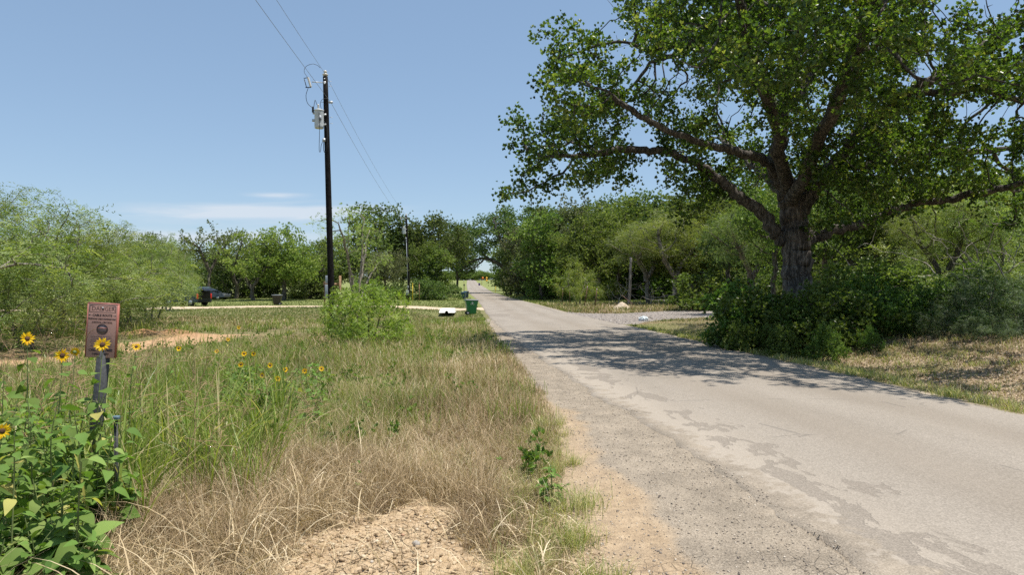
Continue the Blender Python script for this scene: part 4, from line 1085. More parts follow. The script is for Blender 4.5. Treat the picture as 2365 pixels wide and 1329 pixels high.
# left side mesquites (willowy, near)
MG = 'feathery mesquites along the left edge'
for k, px, Y, top, ws, lab in [
    ('mesq_a', 40, 27, 470, 1.12, 'tallest feathery green mesquite at the left edge of the picture'),
    ('mesq_b', 135, 25, 492, 1.1, 'second feathery mesquite from the left behind the cable marker, with a ragged pointed top'),
    ('mesq_a', 215, 30, 532, 1.15, 'feathery mesquite just right of the cable marker sloping down from the tallest ones'),
    ('mesq_b', 300, 35, 578, 1.35, 'low yellow green mesquite between the cable marker and the dark car'),
    ('mesq_a', 345, 41, 562, .95, 'rounded light green mesquite hanging in front of the dark car with raised tailgate'),
    ('mesq_b', 388, 56, 565, .6, 'smaller bright mesquite overlapping the front of the dark car with raised tailgate'),
    ('mesq_b', -60, 20, 520, 1.3, 'feathery mesquite cut by the left edge of the picture'),
    ('mesq_b', 60, 20.5, 625, 1.0, 'lowest grey green mesquite sprawling by the left end of the dirt track'),
    ('mesq_a', 230, 31, 620, 1.0, 'low mesquite spreading behind the red dirt spoil'),
]: place(k, px, Y, top, lab, 'mesq_leaf', 'pale_bark', 'mesquite_tree', ws=ws, group=MG)
# left middle distance
for k, px, Y, top, ws, leaf, bark, lab, nm in [
    ('open_a', 485, 92, 530, 1.0, 'mid_leaf', 'grey_bark', 'thin open crowned tree rising behind the grey sedan', 'elm_tree'),
    ('open_b', 585, 88, 548, 1.15, 'light_leaf', 'grey_bark', 'spreading pale green tree with a forked trunk left of the brown bin', 'elm_tree'),
    ('oak_b', 655, 90, 540, 1.0, 'light_leaf', 'grey_bark', 'spreading tree with dark trunk standing right behind the brown bin', 'elm_tree'),
    ('open_b', 545, 96, 540, 1.1, 'olive_leaf', 'grey_bark', 'greyish open tree between the sedan and the pale green tree', 'elm_tree'),
    ('open_b', 715, 98, 565, 1.2, 'mid_leaf', 'grey_bark', 'broad tree filling the gap left of the near utility pole', 'elm_tree'),
    ('fan', 822, 66, 490, 1.0, 'light_leaf', 'pale_bark', 'fan shaped multi stemmed tree opening out behind the near utility pole', 'elm_tree'),
    ('oak_c', 868, 112, 488, 1.25, 'dark_leaf', 'grey_bark', 'tall dark oak rising above the round olive tree, left of the far utility pole', 'oak_tree'),
    ('oak_a', 892, 82, 588, 1.0, 'olive_leaf', 'grey_bark', 'round olive grey tree standing between the two utility poles', 'olive_tree'),
    ('oak_a', 1000, 118, 513, 1.15, 'dark_leaf', 'grey_bark', 'tall dark round oak right of the far utility pole', 'oak_tree'),
    ('column', 1010, 97, 580, 1.2, 'mid_leaf', 'grey_bark', 'vine covered tree column above the blue bins, nearest the road on the left', 'tree'),
    ('oak_c', 978, 99, 568, 1.0, 'mid_leaf', 'grey_bark', 'bright green bushy tree just right of the far utility pole', 'tree'),
    ('oak_c', 1058, 150, 528, .8, 'dark_leaf', 'grey_bark', 'slim dark tree meeting the arching oak over the left road edge', 'oak_tree'),
    ('oak_b', 928, 125, 540, 1.0, 'dark_leaf', 'grey_bark', 'dark oak glimpsed behind the top of the far utility pole', 'oak_tree'),
    ('oak_b', 770, 120, 565, 1.1, 'mid_leaf', 'grey_bark', 'low dim tree visible behind the stems of the fan shaped tree', 'tree'),
    ('open_a', 420, 110, 548, 1.0, 'mid_leaf', 'grey_bark', 'small open tree peeking over the mesquites left of the raised tailgate', 'tree'),
    ('oak_c', 330, 120, 550, 1.1, 'dark_leaf', 'grey_bark', 'dark tree top showing through the dip between the mesquites', 'tree'),
]: place(k, px, Y, top, lab, leaf, bark, nm, ws=ws)
for i, (px, Y, top, lab) in enumerate([(475, 104, 640, 'dark low shrub behind the grey sedan'), (548, 100, 625, 'dark rounded shrub right of the sedan, in the shade of the trees'), (620, 103, 640, 'dark shrub between the two forked trees'),
                                       (690, 101, 632, 'dark shrub just right of the brown bin, under the trees'), (735, 98, 640, 'dark shrub next to the grey electric boxes'), (850, 92, 650, 'low shrub at the foot of the round olive tree'),
                                       (915, 95, 655, 'low shrub left of the far utility pole base'), (990, 93, 650, 'dark rounded shrub behind the brown stake'), (1030, 106, 655, 'small shrub left of the blue bins')]):
    place(('shrub_a', 'shrub_b')[i % 2], px, Y, top, lab, 'dark_leaf', 'grey_bark', 'shrub', 'shrub', ws=1.5)

# the oak whose limb arches over the far road
def arch_oak():
    rng = np.random.default_rng(77); rnd = random.Random(77); TY = 142.0
    limbs = [(None, [(1196, 676, TY, .75), (1192, 650, TY, .62), (1180, 632, TY, .55), (1160, 614, TY, .46), (1140, 604, TY, .38), (1118, 598, TY, .30), (1096, 602, TY, .22), (1078, 612, TY, .15), (1062, 628, TY, .08)]),
             (0, [(1190, 645, TY, .5), (1200, 600, TY, .4), (1215, 560, TY, .3), (1225, 520, TY, .2), (1230, 495, TY, .1)]),
             (0, [(1175, 626, TY, .4), (1165, 580, 140, .3), (1150, 540, 138, .2), (1140, 505, 138, .1)]),
             (0, [(1130, 600, TY, .25), (1105, 580, TY, .18), (1085, 560, TY, .12), (1075, 540, TY, .07)]),
             (0, [(1120, 599, TY, .2), (1100, 615, 143, .12), (1085, 621, 144, .07), (1070, 622, 144, .04)])]
    nodes, par, rm = skeleton(limbs, rng, .1)
    att = []
    for cx_, cy_, rx, ry, q in [(1070, 550, 22, 28, 12), (1100, 560, 30, 24, 14), (1150, 520, 40, 34, 26), (1215, 525, 50, 38, 34), (1190, 570, 50, 30, 24), (1245, 570, 26, 40, 18), (1055, 590, 14, 24, 8)]:
        for _ in range(q):
            a, b = rnd.uniform(-1, 1), rnd.uniform(-1, 1)
            if a * a + b * b > 1: continue
            c = np.array(tuple(W(cx_ + a * rx, cy_ + b * ry, TY + rnd.uniform(-5, 6))))
            att += [tuple(c + rng.normal(0, .8, 3)) for _ in range(11)]
    N_, P_ = colonize(att, nodes, par, .7, 9, .8, 60, (0, 0, .03), rng)
    r, w, nch = radii(N_, P_, .03, .6, 2.3, rm)
    base = np.array(tuple(on_ground(1196, TY)))
    N2 = N_ - base
    root = empty('oak_tree', tuple(base)); tag(root, 'dark oak leaning its long limb in an arch over the distant road', 'tree')
    g = branch_geo(N2, P_, r, w, rng=rng, sides=(10, 5, 3)); g.build('trunk', M['limb_bark'], root, smooth=True)
    tips = np.where(w <= 3)[0]; tips = tips[tips >= len(nodes)]
    big = [rosette(kite(.40, .22), 4, 1.0, 1), rosette(kite(.36, .2), 5, 1, 2)]
    V, F, T = leaf_cloud(big, N2[tips], 14, .55, rng, .5)
    link('crown', np_mesh('arch_crown', V, F, {"tint": T}), root, [M['dark_leaf']])
arch_oak()

# right hand woods, front edge from the far end to the right of the picture
for k, px, Y, top, ws, leaf, bark, lab, nm in [
    ('column', 1163, 175, 568, 1.2, 'mid_leaf', 'grey_bark', 'vine covered tree at the far right roadside, furthest under the arch', 'tree'),
    ('column', 1180, 122, 568, 1.0, 'dark_leaf', 'grey_bark', 'dark ivy clad trunk left of the tall vine column', 'tree'),
    ('column', 1212, 112, 538, 1.1, 'olive_leaf', 'grey_bark', 'olive toned vine clad tree at the right roadside', 'tree'),
    ('column', 1248, 90, 508, 1.15, 'mid_leaf', 'grey_bark', 'tall dark green column shaped tree beside the right verge', 'tree'),
    ('oak_c', 1290, 108, 496, 1.1, 'dark_leaf', 'grey_bark', 'dark tree right behind the tall column shaped tree', 'tree'),
    ('open_a', 1333, 122, 454, 1.1, 'olive_leaf', 'grey_bark', 'tall open crowned grey green tree standing highest over the woods', 'tree'),
    ('thin_a', 1378, 112, 470, .9, 'dark_leaf', 'grey_bark', 'thin dark tree top right of the open crowned one', 'tree'),
    ('oak_a', 1385, 82, 513, 1.0, 'mid_leaf', 'grey_bark', 'rounded bright green tree behind the steel fence posts', 'tree'),
    ('oak_c', 1425, 86, 478, 1.1, 'mid_leaf', 'grey_bark', 'ragged topped green tree left of the leaning wooden post', 'tree'),
    ('open_b', 1468, 92, 470, 1.1, 'light_leaf', 'grey_bark', 'loose pale tree with spiky top above the leaning wooden post', 'tree'),
    ('oak_c', 1525, 88, 465, 1.2, 'dark_leaf', 'grey_bark', 'dark full tree whose top meets the left limb of the huge oak', 'tree'),
    ('thin_b', 1498, 68, 518, 1.3, 'mesq_leaf', 'pale_bark', 'pale feathery tree right of the leaning wooden post', 'mesquite_tree'),
    ('thin_b', 1555, 64, 498, 1.3, 'light_leaf', 'pale_bark', 'yellow green feathery tree behind the gravel driveway', 'mesquite_tree'),
    ('oak_b', 1610, 68, 478, 1.1, 'mid_leaf', 'grey_bark', 'mid green tree directly below the left limb of the huge oak', 'tree'),
    ('oak_c', 1650, 76, 438, 1.1, 'dark_leaf', 'grey_bark', 'dark tall tree behind the clump hanging from the left limb', 'tree'),
    ('thin_a', 1683, 52, 500, 1.0, 'dark_leaf', 'grey_bark', 'slender trunked tree halfway between the driveway and the huge oak trunk', 'tree'),
    ('thin_b', 1740, 44, 470, 1.0, 'mid_leaf', 'grey_bark', 'slender forked tree just left of the huge oak trunk', 'tree'),
    ('thin_a', 1788, 37, 440, .8, 'mid_leaf', 'limb_bark', 'dark thin trunk touching the left side of the huge oak trunk', 'tree'),
    ('thin_a', 1908, 42, 430, .9, 'mid_leaf', 'grey_bark', 'first slender tree right of the huge oak trunk', 'tree'),
    ('thin_b', 1975, 46, 440, 1.0, 'dark_leaf', 'grey_bark', 'second slender tree right of the huge oak trunk', 'tree'),
    ('thin_a', 2082, 40, 430, .8, 'mid_leaf', 'pale_bark', 'straight pale grey trunk right of the huge oak, before the clearing', 'tree'),
    ('thin_b', 2182, 31, 455, .9, 'light_leaf', 'grey_bark', 'thin dark stem standing in the sunny clearing on the right', 'tree'),
    ('mesq_a', 2275, 36, 440, 1.2, 'light_leaf', 'limb_bark', 'leaning dark stemmed mesquite at the right, yellow green leaves', 'mesquite_tree'),
    ('mesq_a', 2345, 30, 440, 1.0, 'mesq_leaf', 'pale_bark', 'feathery mesquite at the right edge of the picture', 'mesquite_tree'),
    ('oak_b', 2140, 54, 440, 1.1, 'light_leaf', 'grey_bark', 'pale green tree closing the clearing on the right', 'tree'),
    ('mesq_b', 1335, 66, 612, .75, 'bush_leaf', 'pale_bark', 'small yellow green mesquite sapling by the steel fence posts', 'mesquite_tree'),
    ('mesq_b', 1410, 80, 650, 1.0, 'mesq_leaf', 'pale_bark', 'low bright mesquite bush left of the leaning wooden post', 'mesquite_tree'),
]: place(k, px, Y, top, lab, leaf, bark, nm, ws=ws)
# deeper woods
keys = ['oak_a', 'oak_b', 'oak_c', 'thin_a', 'thin_b', 'open_b']
leafs = ['dark_leaf', 'mid_leaf', 'dark_leaf', 'mid_leaf', 'light_leaf', 'olive_leaf']
rw = random.Random(4)
for i in range(34):
    px = 1300 + i * 34 + rw.uniform(-12, 12); Y = rw.uniform(58, 84) if px > 1640 else rw.uniform(96, 130)
    if px > 2000 and i % 2: Y = rw.uniform(44, 60)
    top = np.interp(px, [1300, 1500, 1650, 1900, 2365], [492, 480, 455, 430, 425]) + rw.uniform(-8, 32)
    place(keys[i % 6], px, Y, top, 'tree crowded into the depth of the woods on the right, behind the front row', leafs[(i * 5) % 6], 'grey_bark', 'tree', ws=1.15, group='trees deep in the right hand woods')
for i in range(16):
    px = -80 + i * 52 + rw.uniform(-14, 14); Y = rw.uniform(100, 135)
    place(keys[i % 3], px, Y, 585 + rw.uniform(-16, 14), 'low tree in the green row closing the field on the left', leafs[(i * 3) % 4], 'grey_bark', 'tree', ws=1.25, group='trees closing the left hand field')
for i in range(22):
    px = 1290 + i * 50 + rw.uniform(-14, 14); Y = rw.uniform(52, 62) if px > 1640 else rw.uniform(86, 98)
    if px > 1990: Y = rw.uniform(38, 50)
    place(('shrub_a', 'shrub_b')[i % 2], px, Y, np.interp(px, [1290, 1650, 2365], [642, 622, 620]) + rw.uniform(-10, 16), 'dark undergrowth shrub at the foot of the right hand woods', ['dark_leaf', 'shrub_leaf', 'mid_leaf'][i % 3], 'grey_bark', 'shrub', 'shrub', ws=1.3,
          group='undergrowth shrubs along the woods')

for i in range(15):
    px = 1275 + i * 27 + rw.uniform(-8, 8)
    place(('shrub_a', 'shrub_b')[i % 2], px, rw.uniform(102, 120), 622 + rw.uniform(-8, 12), 'dark undergrowth shrub at the foot of the right hand woods', ['dark_leaf', 'shrub_leaf', 'mid_leaf'][i % 3], 'grey_bark', 'shrub', 'shrub', ws=1.6,
          group='undergrowth shrubs along the woods')
# shrubs round the oak's foot
for k, px, Y, top, ws, leaf, lab in [
    ('shrub_a', 1700, 21.0, 669, 1.1, 'shrub_leaf', 'dark leafy shrub at the left end of the thicket under the huge oak'),
    ('shrub_b', 1765, 20.0, 686, 1.0, 'shrub_leaf', 'dark shrub left in front of the huge oak trunk'),
    ('shrub_a', 1843, 19.5, 702, .9, 'shrub_leaf', 'low dark shrub directly in front of the huge oak trunk'),
    ('shrub_b', 1925, 19.7, 669, 1.0, 'shrub_leaf', 'shrub touching the right side of the huge oak trunk'),
    ('shrub_a', 2000, 20.0, 654, 1.0, 'shrub_leaf', 'tallest shaded shrub right of the huge oak trunk'),
    ('shrub_b', 2075, 20.5, 682, .9, 'shrub_leaf', 'shaded shrub above the brown leafy bank'),
    ('shrub_a', 2125, 19.1, 719, .7, 'shrub_leaf', 'small shrub with bright leaf edges between thicket and feathery bush'),
    ('shrub_b', 1800, 17.7, 759, .8, 'shrub_leaf', 'low shrub nearest the road on the left of the oak thicket'),
    ('shrub_a', 1905, 17.1, 759, .8, 'shrub_leaf', 'low shrub nearest the road below the huge oak trunk'),
    ('shrub_b', 1710, 19.1, 749, .7, 'shrub_leaf', 'low weedy shrub at the road edge by the gravel driveway'),
    ('shrub_a', 2010, 17.7, 762, .65, 'shrub_leaf', 'low shrub on the bank, lower right of the thicket'),
    ('feather', 2215, 20.0, 672, .9, 'feather_leaf', 'left feathery grey green bush on the sunny bank'),
    ('feather', 2290, 19.0, 645, 1.0, 'feather_leaf', 'biggest feathery grey green bush on the sunny bank'),
    ('feather', 2365, 18.0, 655, 1.0, 'feather_leaf', 'feathery grey green bush cut by the right edge of the picture'),
    ('shrub_b', 2250, 18.1, 725, .7, 'shrub_leaf', 'low dark shrub below the feathery bushes'),
    ('feather', 2330, 16.9, 735, .7, 'feather_leaf', 'low feathery bush at the foot of the right bank'),
    ('shrub_b', 2165, 21.0, 668, 1.1, 'shrub_leaf', 'dense shrub filling the gap between the thicket and the feathery bushes'),
    ('feather', 2255, 20.5, 640, 1.2, 'feather_leaf', 'tall pale feathery bush standing behind the others on the bank'),
    ('shrub_a', 2335, 19.5, 662, 1.1, 'shrub_leaf', 'dense dark shrub between the feathery bushes at the right edge'),
    ('feather', 2190, 18.2, 712, 1.0, 'feather_leaf', 'leftmost low feathery bush at the top of the sunny bank'),
    ('feather', 2290, 16.8, 722, 1.1, 'feather_leaf', 'low feathery bush in front, in the middle of the sunny bank'),
]: place(k, px, Y, top, lab, leaf, 'grey_bark', 'shrub', 'shrub', ws=ws)
for i in range(12):
    place(('shrub_b', 'shrub_a', 'feather')[i % 3], 1990 + i * 36 + rw.uniform(-9, 9), rw.uniform(25, 36), rw.uniform(606, 640), 'mid green shrub in the tangle behind the bank bushes on the right', ['mid_leaf', 'shrub_leaf', 'light_leaf'][i % 3], 'grey_bark', 'shrub', 'shrub', ws=1.3, group='shrubs behind the right bank')
# the single green bush in the meadow and little ones round it
place('bush', 850, 21.5, 666, 'bright green rounded bush standing alone in the meadow beside the near utility pole', 'bush_leaf', 'twig', 'bush', 'bush', ws=.85, rz=.4)
place('bush', 805, 24, 682, 'yellowish bush hugging the base of the near utility pole', 'bush_leaf', 'twig', 'bush', 'bush', ws=.75, rz=2.4)

# far trees on the crest
for i in range(26):
    px = 990 + i * 9 + rw.uniform(-3, 3)
    place(('column', 'shrub_a', 'oak_b')[i % 3], px, rw.uniform(500, 600), 631 + rw.uniform(-5, 4), 'distant small tree on the rise where the road disappears', 'mid_leaf', 'grey_bark', 'tree', ws=2.4, group='distant trees on the rise')
# ------------------------------------------------------------------ built things
M['galv'] = plain('galvanised_steel', (.48, .50, .52), .45, .12, 8, .3)
M['tank'] = plain('grey_transformer_paint', (.55, .57, .57), .45, .10, 5)
M['porcelain'] = plain('cream_porcelain', (.62, .57, .48), .25, .08, 9)
M['black_wire'] = plain('black_cable', (.02, .02, .022), .6, .1, 9)
M['alu'] = plain('aluminium_wire', (.30, .31, .33), .5, .1, 9, .2)
M['rubber'] = plain('black_rubber', (.018, .018, .018), .8, .2, 9)
M['rust'] = plain('rusty_steel', (.10, .05, .03), .85, .35, 12)
M['wood_post'] = bark_mat('weathered_post', (.20, .175, .15), (.38, .34, .30), 6, .6)
M['timber'] = bark_mat('brown_timber', (.26, .155, .085), (.40, .26, .15), 6, .4)
M['dead_wood'] = plain('dead_wood', (.33, .29, .25), .9, .25, 10)
M['concrete'] = plain('pale_concrete', (.72, .69, .64), .9, .10, 5)
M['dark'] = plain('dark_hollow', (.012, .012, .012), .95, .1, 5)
M['greybox'] = plain('grey_enclosure', (.30, .33, .37), .5, .08, 5)
M['yellow'] = plain('yellow_marker', (.72, .50, .03), .6, .12, 7)

def pts(*a, Y=30.5): return [tuple(W(p[0], p[1], p[2] if len(p) > 2 else Y)) for p in a]
def smoothc(P, n=6): return catmull(np.array(P, float), n)

def rel(o_base, P): return [tuple(np.array(p) - np.array(o_base)) for p in P]

def utility_pole(bx, by, tx, ty, Y, r0, r1, label, near=True):
    S = (by - ty) / 553.0                        # size on the picture relative to the near pole
    base = on_ground(bx, Y); root = empty('utility_pole', tuple(base)); tag(root, label, 'utility pole')
    def w(px, py, dy=0.0):                       # near-pole picture coordinates -> this pole, metres from its base
        t = (py - 172) / 553.0
        X = tx + (bx - tx) * t + (px - (752 + 15 * t)) * S
        return tuple(W(X, ty + (py - 172) * S, Y + dy) - base)
    top = Vector(w(752.5, 178)); bot = Vector(w(767, 725))
    n = 14
    P = [tuple(Vector((0, 0, -.6)).lerp(top, 0) if i == 0 else Vector((0, 0, 0)).lerp(top, (i - 1) / (n - 2))) for i in range(n)]
    Geo().tube(P, np.linspace(r0, r1, n), 14, bump_=.02, rng=np.random.default_rng(3)).build('shaft', M['pole'], root, smooth=True)
    k = Geo(); c = Vector(w(752.5, 172)); 
    prof = [(0, .05), (.05, .055), (.07, .12), (.12, .13), (.15, .07), (.2, .06), (.22, .085), (.27, .07), (.29, .03)]
    k.tube([(top.x, top.y, top.z - .02 + a) for a, b in prof], [b for a, b in prof], 12)
    k.build('insulator', M['porcelain'], root, smooth=True)
    # cutout on its bracket
    g = Geo(); a = Vector(w(748, 192, -.08)); b = Vector(w(722, 190, -.45)); g.tube([a, b], .022, 6)
    g.box(tuple(Vector(w(751, 192, -.12))), (.10, .06, .10)); g.build('bracket', M['galv'], root)
    g = Geo(); q = [w(713, 181, -.45), w(719, 202, -.45)]; qn = np.linspace(0, 1, 15)
    P = np.array(q[0])[None] * (1 - qn[:, None]) + np.array(q[1])[None] * qn[:, None]
    g.tube(P, [.035 if i % 2 else .055 for i in range(15)], 8)
    cut = g.build('fuse_cutout', M['porcelain'], root, smooth=True)
    g = Geo(); g.tube([w(704, 184, -.45), w(709, 202, -.45)], .017, 6); g.tube([w(703, 182, -.45), w(714, 180, -.45)], .018, 5); g.tube([w(707, 203, -.45), w(719, 203, -.45)], .022, 5)
    g.build('fuse_tube', M['black_wire'], cut)
    # transformer
    tc_ = Vector(w(738, 276, -.22)); hh = .41; g = Geo()
    prof = [(-hh, .18), (-hh + .02, .195), (-hh + .10, .20), (hh - .06, .20), (hh - .05, .215), (hh - .01, .215), (hh + .03, .12), (hh + .04, .02)]
    g.tube([(tc_.x, tc_.y, tc_.z + a) for a, b in prof], [b for a, b in prof], 20)
    tr = g.build('transformer', M['tank'], root, smooth=False, bevel=.006)
    g = Geo(); bq = [(tc_.x - .03, tc_.y - .02, tc_.z + hh + i * .03) for i in range(9)]
    g.tube(bq, [.05 if i % 2 else .035 for i in range(9)], 8); g.build('bushing', M['porcelain'], tr, smooth=True)
    g = Geo(); bq = [(tc_.x - .26, tc_.y - .04, tc_.z + hh - .12 + i * .035) for i in range(8)]
    g.tube(bq, [.055 if i % 2 else .04 for i in range(8)], 8); g.build('surge_arrester', M['rubber'], tr, smooth=True)
    for c_, d_ in (((-.23, 0, .26), (.09, .08, .07)), ((-.24, -.02, -.06), (.11, .09, .10)), ((.22, .1, .22), (.14, .06, .08)), ((.22, .1, -.22), (.14, .06, .08))):
        Geo().box((tc_.x + c_[0], tc_.y + c_[1], tc_.z + c_[2]), d_).build('hanger', M['galv'], tr)
    if near:
        g = Geo(); g.box((tc_.x + .10, tc_.y - .185, tc_.z + .02), (.11, .012, .22), [(math.cos(.5), -math.sin(.5), 0), (math.sin(.5), math.cos(.5), 0), (0, 0, 1)]); g.build('rating_plate', M['greybox'], tr)
    g = Geo(); wr = .010
    g.tube(smoothc([w(712, 180, -.45), w(704, 167, -.4), (w(708, 155, -.3)), w(722, 149, -.2), w(734, 152, -.1), w(741, 158, 0)]), wr, 5, False)
    g.tube(smoothc([w(713, 204, -.45), w(708, 222, -.45), w(712, 240, -.42), w(724, 249, -.3), w(727, 240, -.3), w(729, 232, -.25), w(733, 243, -.24)]), wr * 1.2, 5, False)
    g.tube(smoothc([w(757, 228, -.1), w(746, 230, -.2), w(741, 240, -.25), w(744, 256, -.2)]), wr, 5, False)
    g.tube(smoothc([w(738, 262, -.44), w(739, 300, -.44), w(738, 346, -.35), w(741, 350, -.3), w(743, 335, -.25), w(749, 324, -.16)]), wr * 1.2, 5, False)
    g.tube(smoothc([w(750, 280, -.2), w(757, 300, -.2), w(756, 338, -.2), w(752, 353, -.18), w(748, 345, -.17), w(749, 322, -.16)]), wr * 1.4, 5, False)
    g.build('jumper_wires', M['black_wire'], root, smooth=True)
    g = Geo(); g.box(w(749, 324, -.17), (.12, .08, .14)); g.box(w(765, 237, -.02), (.16, .10, .08)); g.tube([w(743, 237, 0), w(771, 237, 0)], .012, 5)
    for yy in (189, 200, 272, 286): g.tube([w(760 + (yy - 189) * .03, yy, 0), w(767 + (yy - 189) * .03, yy, 0)], .011, 5)
    g.box(w(750.5, 183, -.13), (.05, .03, .05)); g.box(w(751, 194, -.14), (.05, .03, .05))
    g.build('hardware', M['galv'], root)
    return root, base
near_pole, nb = utility_pole(767, 725, 752, 172, 30.5, .152, .108, 'tall black utility pole with grey transformer standing in the meadow', True)
far_pole, fb = utility_pole(945.5, 692, 938, 497, 86.0, .16, .115, 'smaller looking black utility pole farther down the road, with a meter box low on it', False)
g = Geo(); g.box((-.22, -.22, 1.05), (.34, .2, .62)); g.box((-.15, -.2, 1.75), (.16, .14, .32)); g.build('meter_box', M['greybox'], far_pole, bevel=.015)
g = Geo(); g.tube([(-.17, -.17, 1.3), (-.24, -.17, 4), (-.36, -.15, 8.0)], .035, 6); g.build('conduit', M['greybox'], far_pole, smooth=True)

def sag(a, b, s, n=22):
    a, b = np.array(a), np.array(b); t = np.linspace(0, 1, n)[:, None]
    P = a * (1 - t) + b * t; P[:, 2] -= (4 * s * t * (1 - t))[:, 0]; return P
t1, t2 = W(752.5, 172.5, 30.5), W(938.3, 497.5, 86)
n1, n2 = W(765, 237, 30.4), W(941, 520, 86)
d1 = (t2 - t1) / (86 - 30.5)
for nm, a, b, off, r, lab in [('overhead_wire', t1, t2, 0, .0075, 'upper overhead wire running over the tops of both utility poles'), ('overhead_wire', n1, n2, 0, .0085, 'lower overhead wire fixed below the pole tops beside the transformers')]:
    back = Vector((a.x + .09 * 56, a.y - 56, a.z + (.2 if a is t1 else .1)))
    nxt = Vector((b.x - .085 * 70, b.y + 70, b.z + .4))
    P = np.vstack([sag(back, a, .45), sag(a, b, .55)[1:], sag(b, nxt, .5)[1:]])
    g = Geo(); g.tube(P, r, 4, False)
    tag(g.build(nm, M['alu'], None, smooth=True), lab, 'power line')

# ---- wheeled bins
def wheelie_bin(px, Y, h, rz, lean, body, lid, label, seed, logo=None, w_=.72, extra=None):
    p = on_ground(px, Y, .015); root = empty('wheelie_bin', tuple(p), rz); root.rotation_euler = (0, lean, rz); tag(root, label, 'bin')
    s = h / 1.12
    # local x: front(+) to back(-), side profile tapers downward
    def ring(z, x0, x1, hw, r=.05):
        out = []
        for cx_, cy_, a0 in ((x1 - r, hw - r, 0), (x0 + r, hw - r, 90), (x0 + r, -hw + r, 180), (x1 - r, -hw + r, 270)):
            for k in range(4):
                a = math.radians(a0 + k * 30); out.append((cx_ + r * math.cos(a), cy_ + r * math.sin(a), z))
        return out
    rings = [ring(.05, -.24, .27, .24), ring(.10, -.27, .30, .27), ring(.34, -.30, .33, .29), ring(.36, -.31, .335, .295), ring(.74, -.36, .375, .32), ring(.76, -.385, .40, .345), ring(.96, -.41, .42, .355), ring(.97, -.43, .435, .37), ring(1.0, -.43, .435, .37)]
    V = np.array(rings).reshape(-1, 3) * s; K = 16
    F = [(i * K + j, i * K + (j + 1) % K, (i + 1) * K + (j + 1) % K, (i + 1) * K + j) for i in range(len(rings) - 1) for j in range(K)]
    g = Geo(); g.raw(V, np.array(F)); b0 = g.n; g.V.append(np.array([(0, 0, .05 * s), (0, 0, 1.0 * s)])); g.n += 2
    g.F3.append(np.array([(b0, (j + 1) % K, j) for j in range(K)])); g.F3.append(np.array([(b0 + 1, (len(rings) - 1) * K + j, (len(rings) - 1) * K + (j + 1) % K) for j in range(K)]))
    g.build('body', body, root, bevel=.006 * s)
    rl = [ring(1.004, -.44, .45, .385), ring(1.035, -.45, .46, .39), ring(1.075, -.42, .40, .33), ring(1.09, -.25, .22, .18)]
    V = np.array(rl).reshape(-1, 3) * s
    F = [(i * K + j, i * K + (j + 1) % K, (i + 1) * K + (j + 1) % K, (i + 1) * K + j) for i in range(3) for j in range(K)]
    g = Geo(); g.raw(V, np.array(F)); b0 = g.n; g.V.append(np.array([(0, 0, 1.004 * s), (0, 0, 1.092 * s)])); g.n += 2
    g.F3.append(np.array([(b0, (j + 1) % K, j) for j in range(K)])); g.F3.append(np.array([(b0 + 1, 3 * K + j, 3 * K + (j + 1) % K) for j in range(K)]))
    g.build('lid', lid, root, bevel=.005 * s)
    g = Geo(); g.tube(np.array([(-.41, -.25, .97), (-.52, -.25, 1.0), (-.52, .25, 1.0), (-.41, .25, .97)]) * s, .018 * s, 6); g.build('handle', body, root)
    for sy in (-1, 1):
        g = Geo(); g.tube(np.array([(-.27, sy * .23, .13), (-.27, sy * .31, .13)]) * s, .13 * s, 16)
        wh = g.build('wheel', M['rubber'], root, bevel=.012 * s)
        g = Geo(); g.tube(np.array([(-.27, sy * .305, .13), (-.27, sy * .318, .13)]) * s, .05 * s, 10); g.build('hub', M['greybox'], wh)
    if logo:
        sl_ = .06                                    # flush with the side wall that faces the road camera
        g = Geo(); yy = -.352
        for (a, b) in (((0, .86), (.055, .80)), ((.055, .80), (0, .74)), ((0, .74), (-.055, .80)), ((-.055, .80), (0, .86))):
            m = ((a[0] + b[0]) / 2, (a[1] + b[1]) / 2); an = math.atan2(b[1] - a[1], b[0] - a[0])
            c, s_ = math.cos(an), math.sin(an)
            g.box(np.array((m[0] + .02, yy, m[1] + .04)) * s, np.array((.085, .012, .034)) * s, [(c, 0, -s_), (0, 1, 0), (s_, 0, c)])
        g.build('emblem', logo, root)
        g = Geo()
        for k in range(7): g.box(np.array((-.10 + k * .04, yy, .745)) * s, np.array((.024, .012, .012)) * s)
        g.build('lettering', logo, root)
    if extra: extra(root, s)
    return root
M['bin_green'] = plain('green_plastic', (.012, .17, .055), .42, .06, 4)
M['bin_lid'] = plain('grey_black_lid', (.12, .13, .13), .45, .15, 4)
M['bin_blue'] = plain('blue_plastic', (.02, .075, .17), .45, .08, 4)
M['bin_blue_d'] = plain('dark_blue_plastic', (.014, .05, .12), .45, .08, 4)
M['bin_brown'] = plain('dark_brown_plastic', (.035, .028, .026), .5, .1, 4)
M['bin_purple'] = plain('violet_plastic', (.07, .045, .20), .5, .08, 4)
M['white'] = plain('white_paint', (.8, .8, .78), .5, .04, 4)
wheelie_bin(1088, 49, 1.17, .22, 0.02, M['bin_green'], M['bin_lid'], 'green wheelie bin with grey lid at the near roadside', 1, M['white'])
wheelie_bin(1070.5, 98, 1.1, 1.3, 0, M['bin_blue'], M['bin_blue'], 'front one of two blue wheelie bins behind the green bin', 2)
wheelie_bin(1077, 103, 1.12, 1.5, 0, M['bin_blue_d'], M['bin_lid'], 'rear one of two blue wheelie bins, nearer the road', 3)
def bb(root, s):
    g = Geo(); g.box(np.array((.0, -.315, .72)) * s, np.array((.22, .012, .03)) * s); g.box(np.array((-.06, -.30, .42)) * s, np.array((.1, .012, .05)) * s); g.box(np.array((.08, -.30, .42)) * s, np.array((.08, .012, .05)) * s)
    g.build('sticker', M['white'], root)
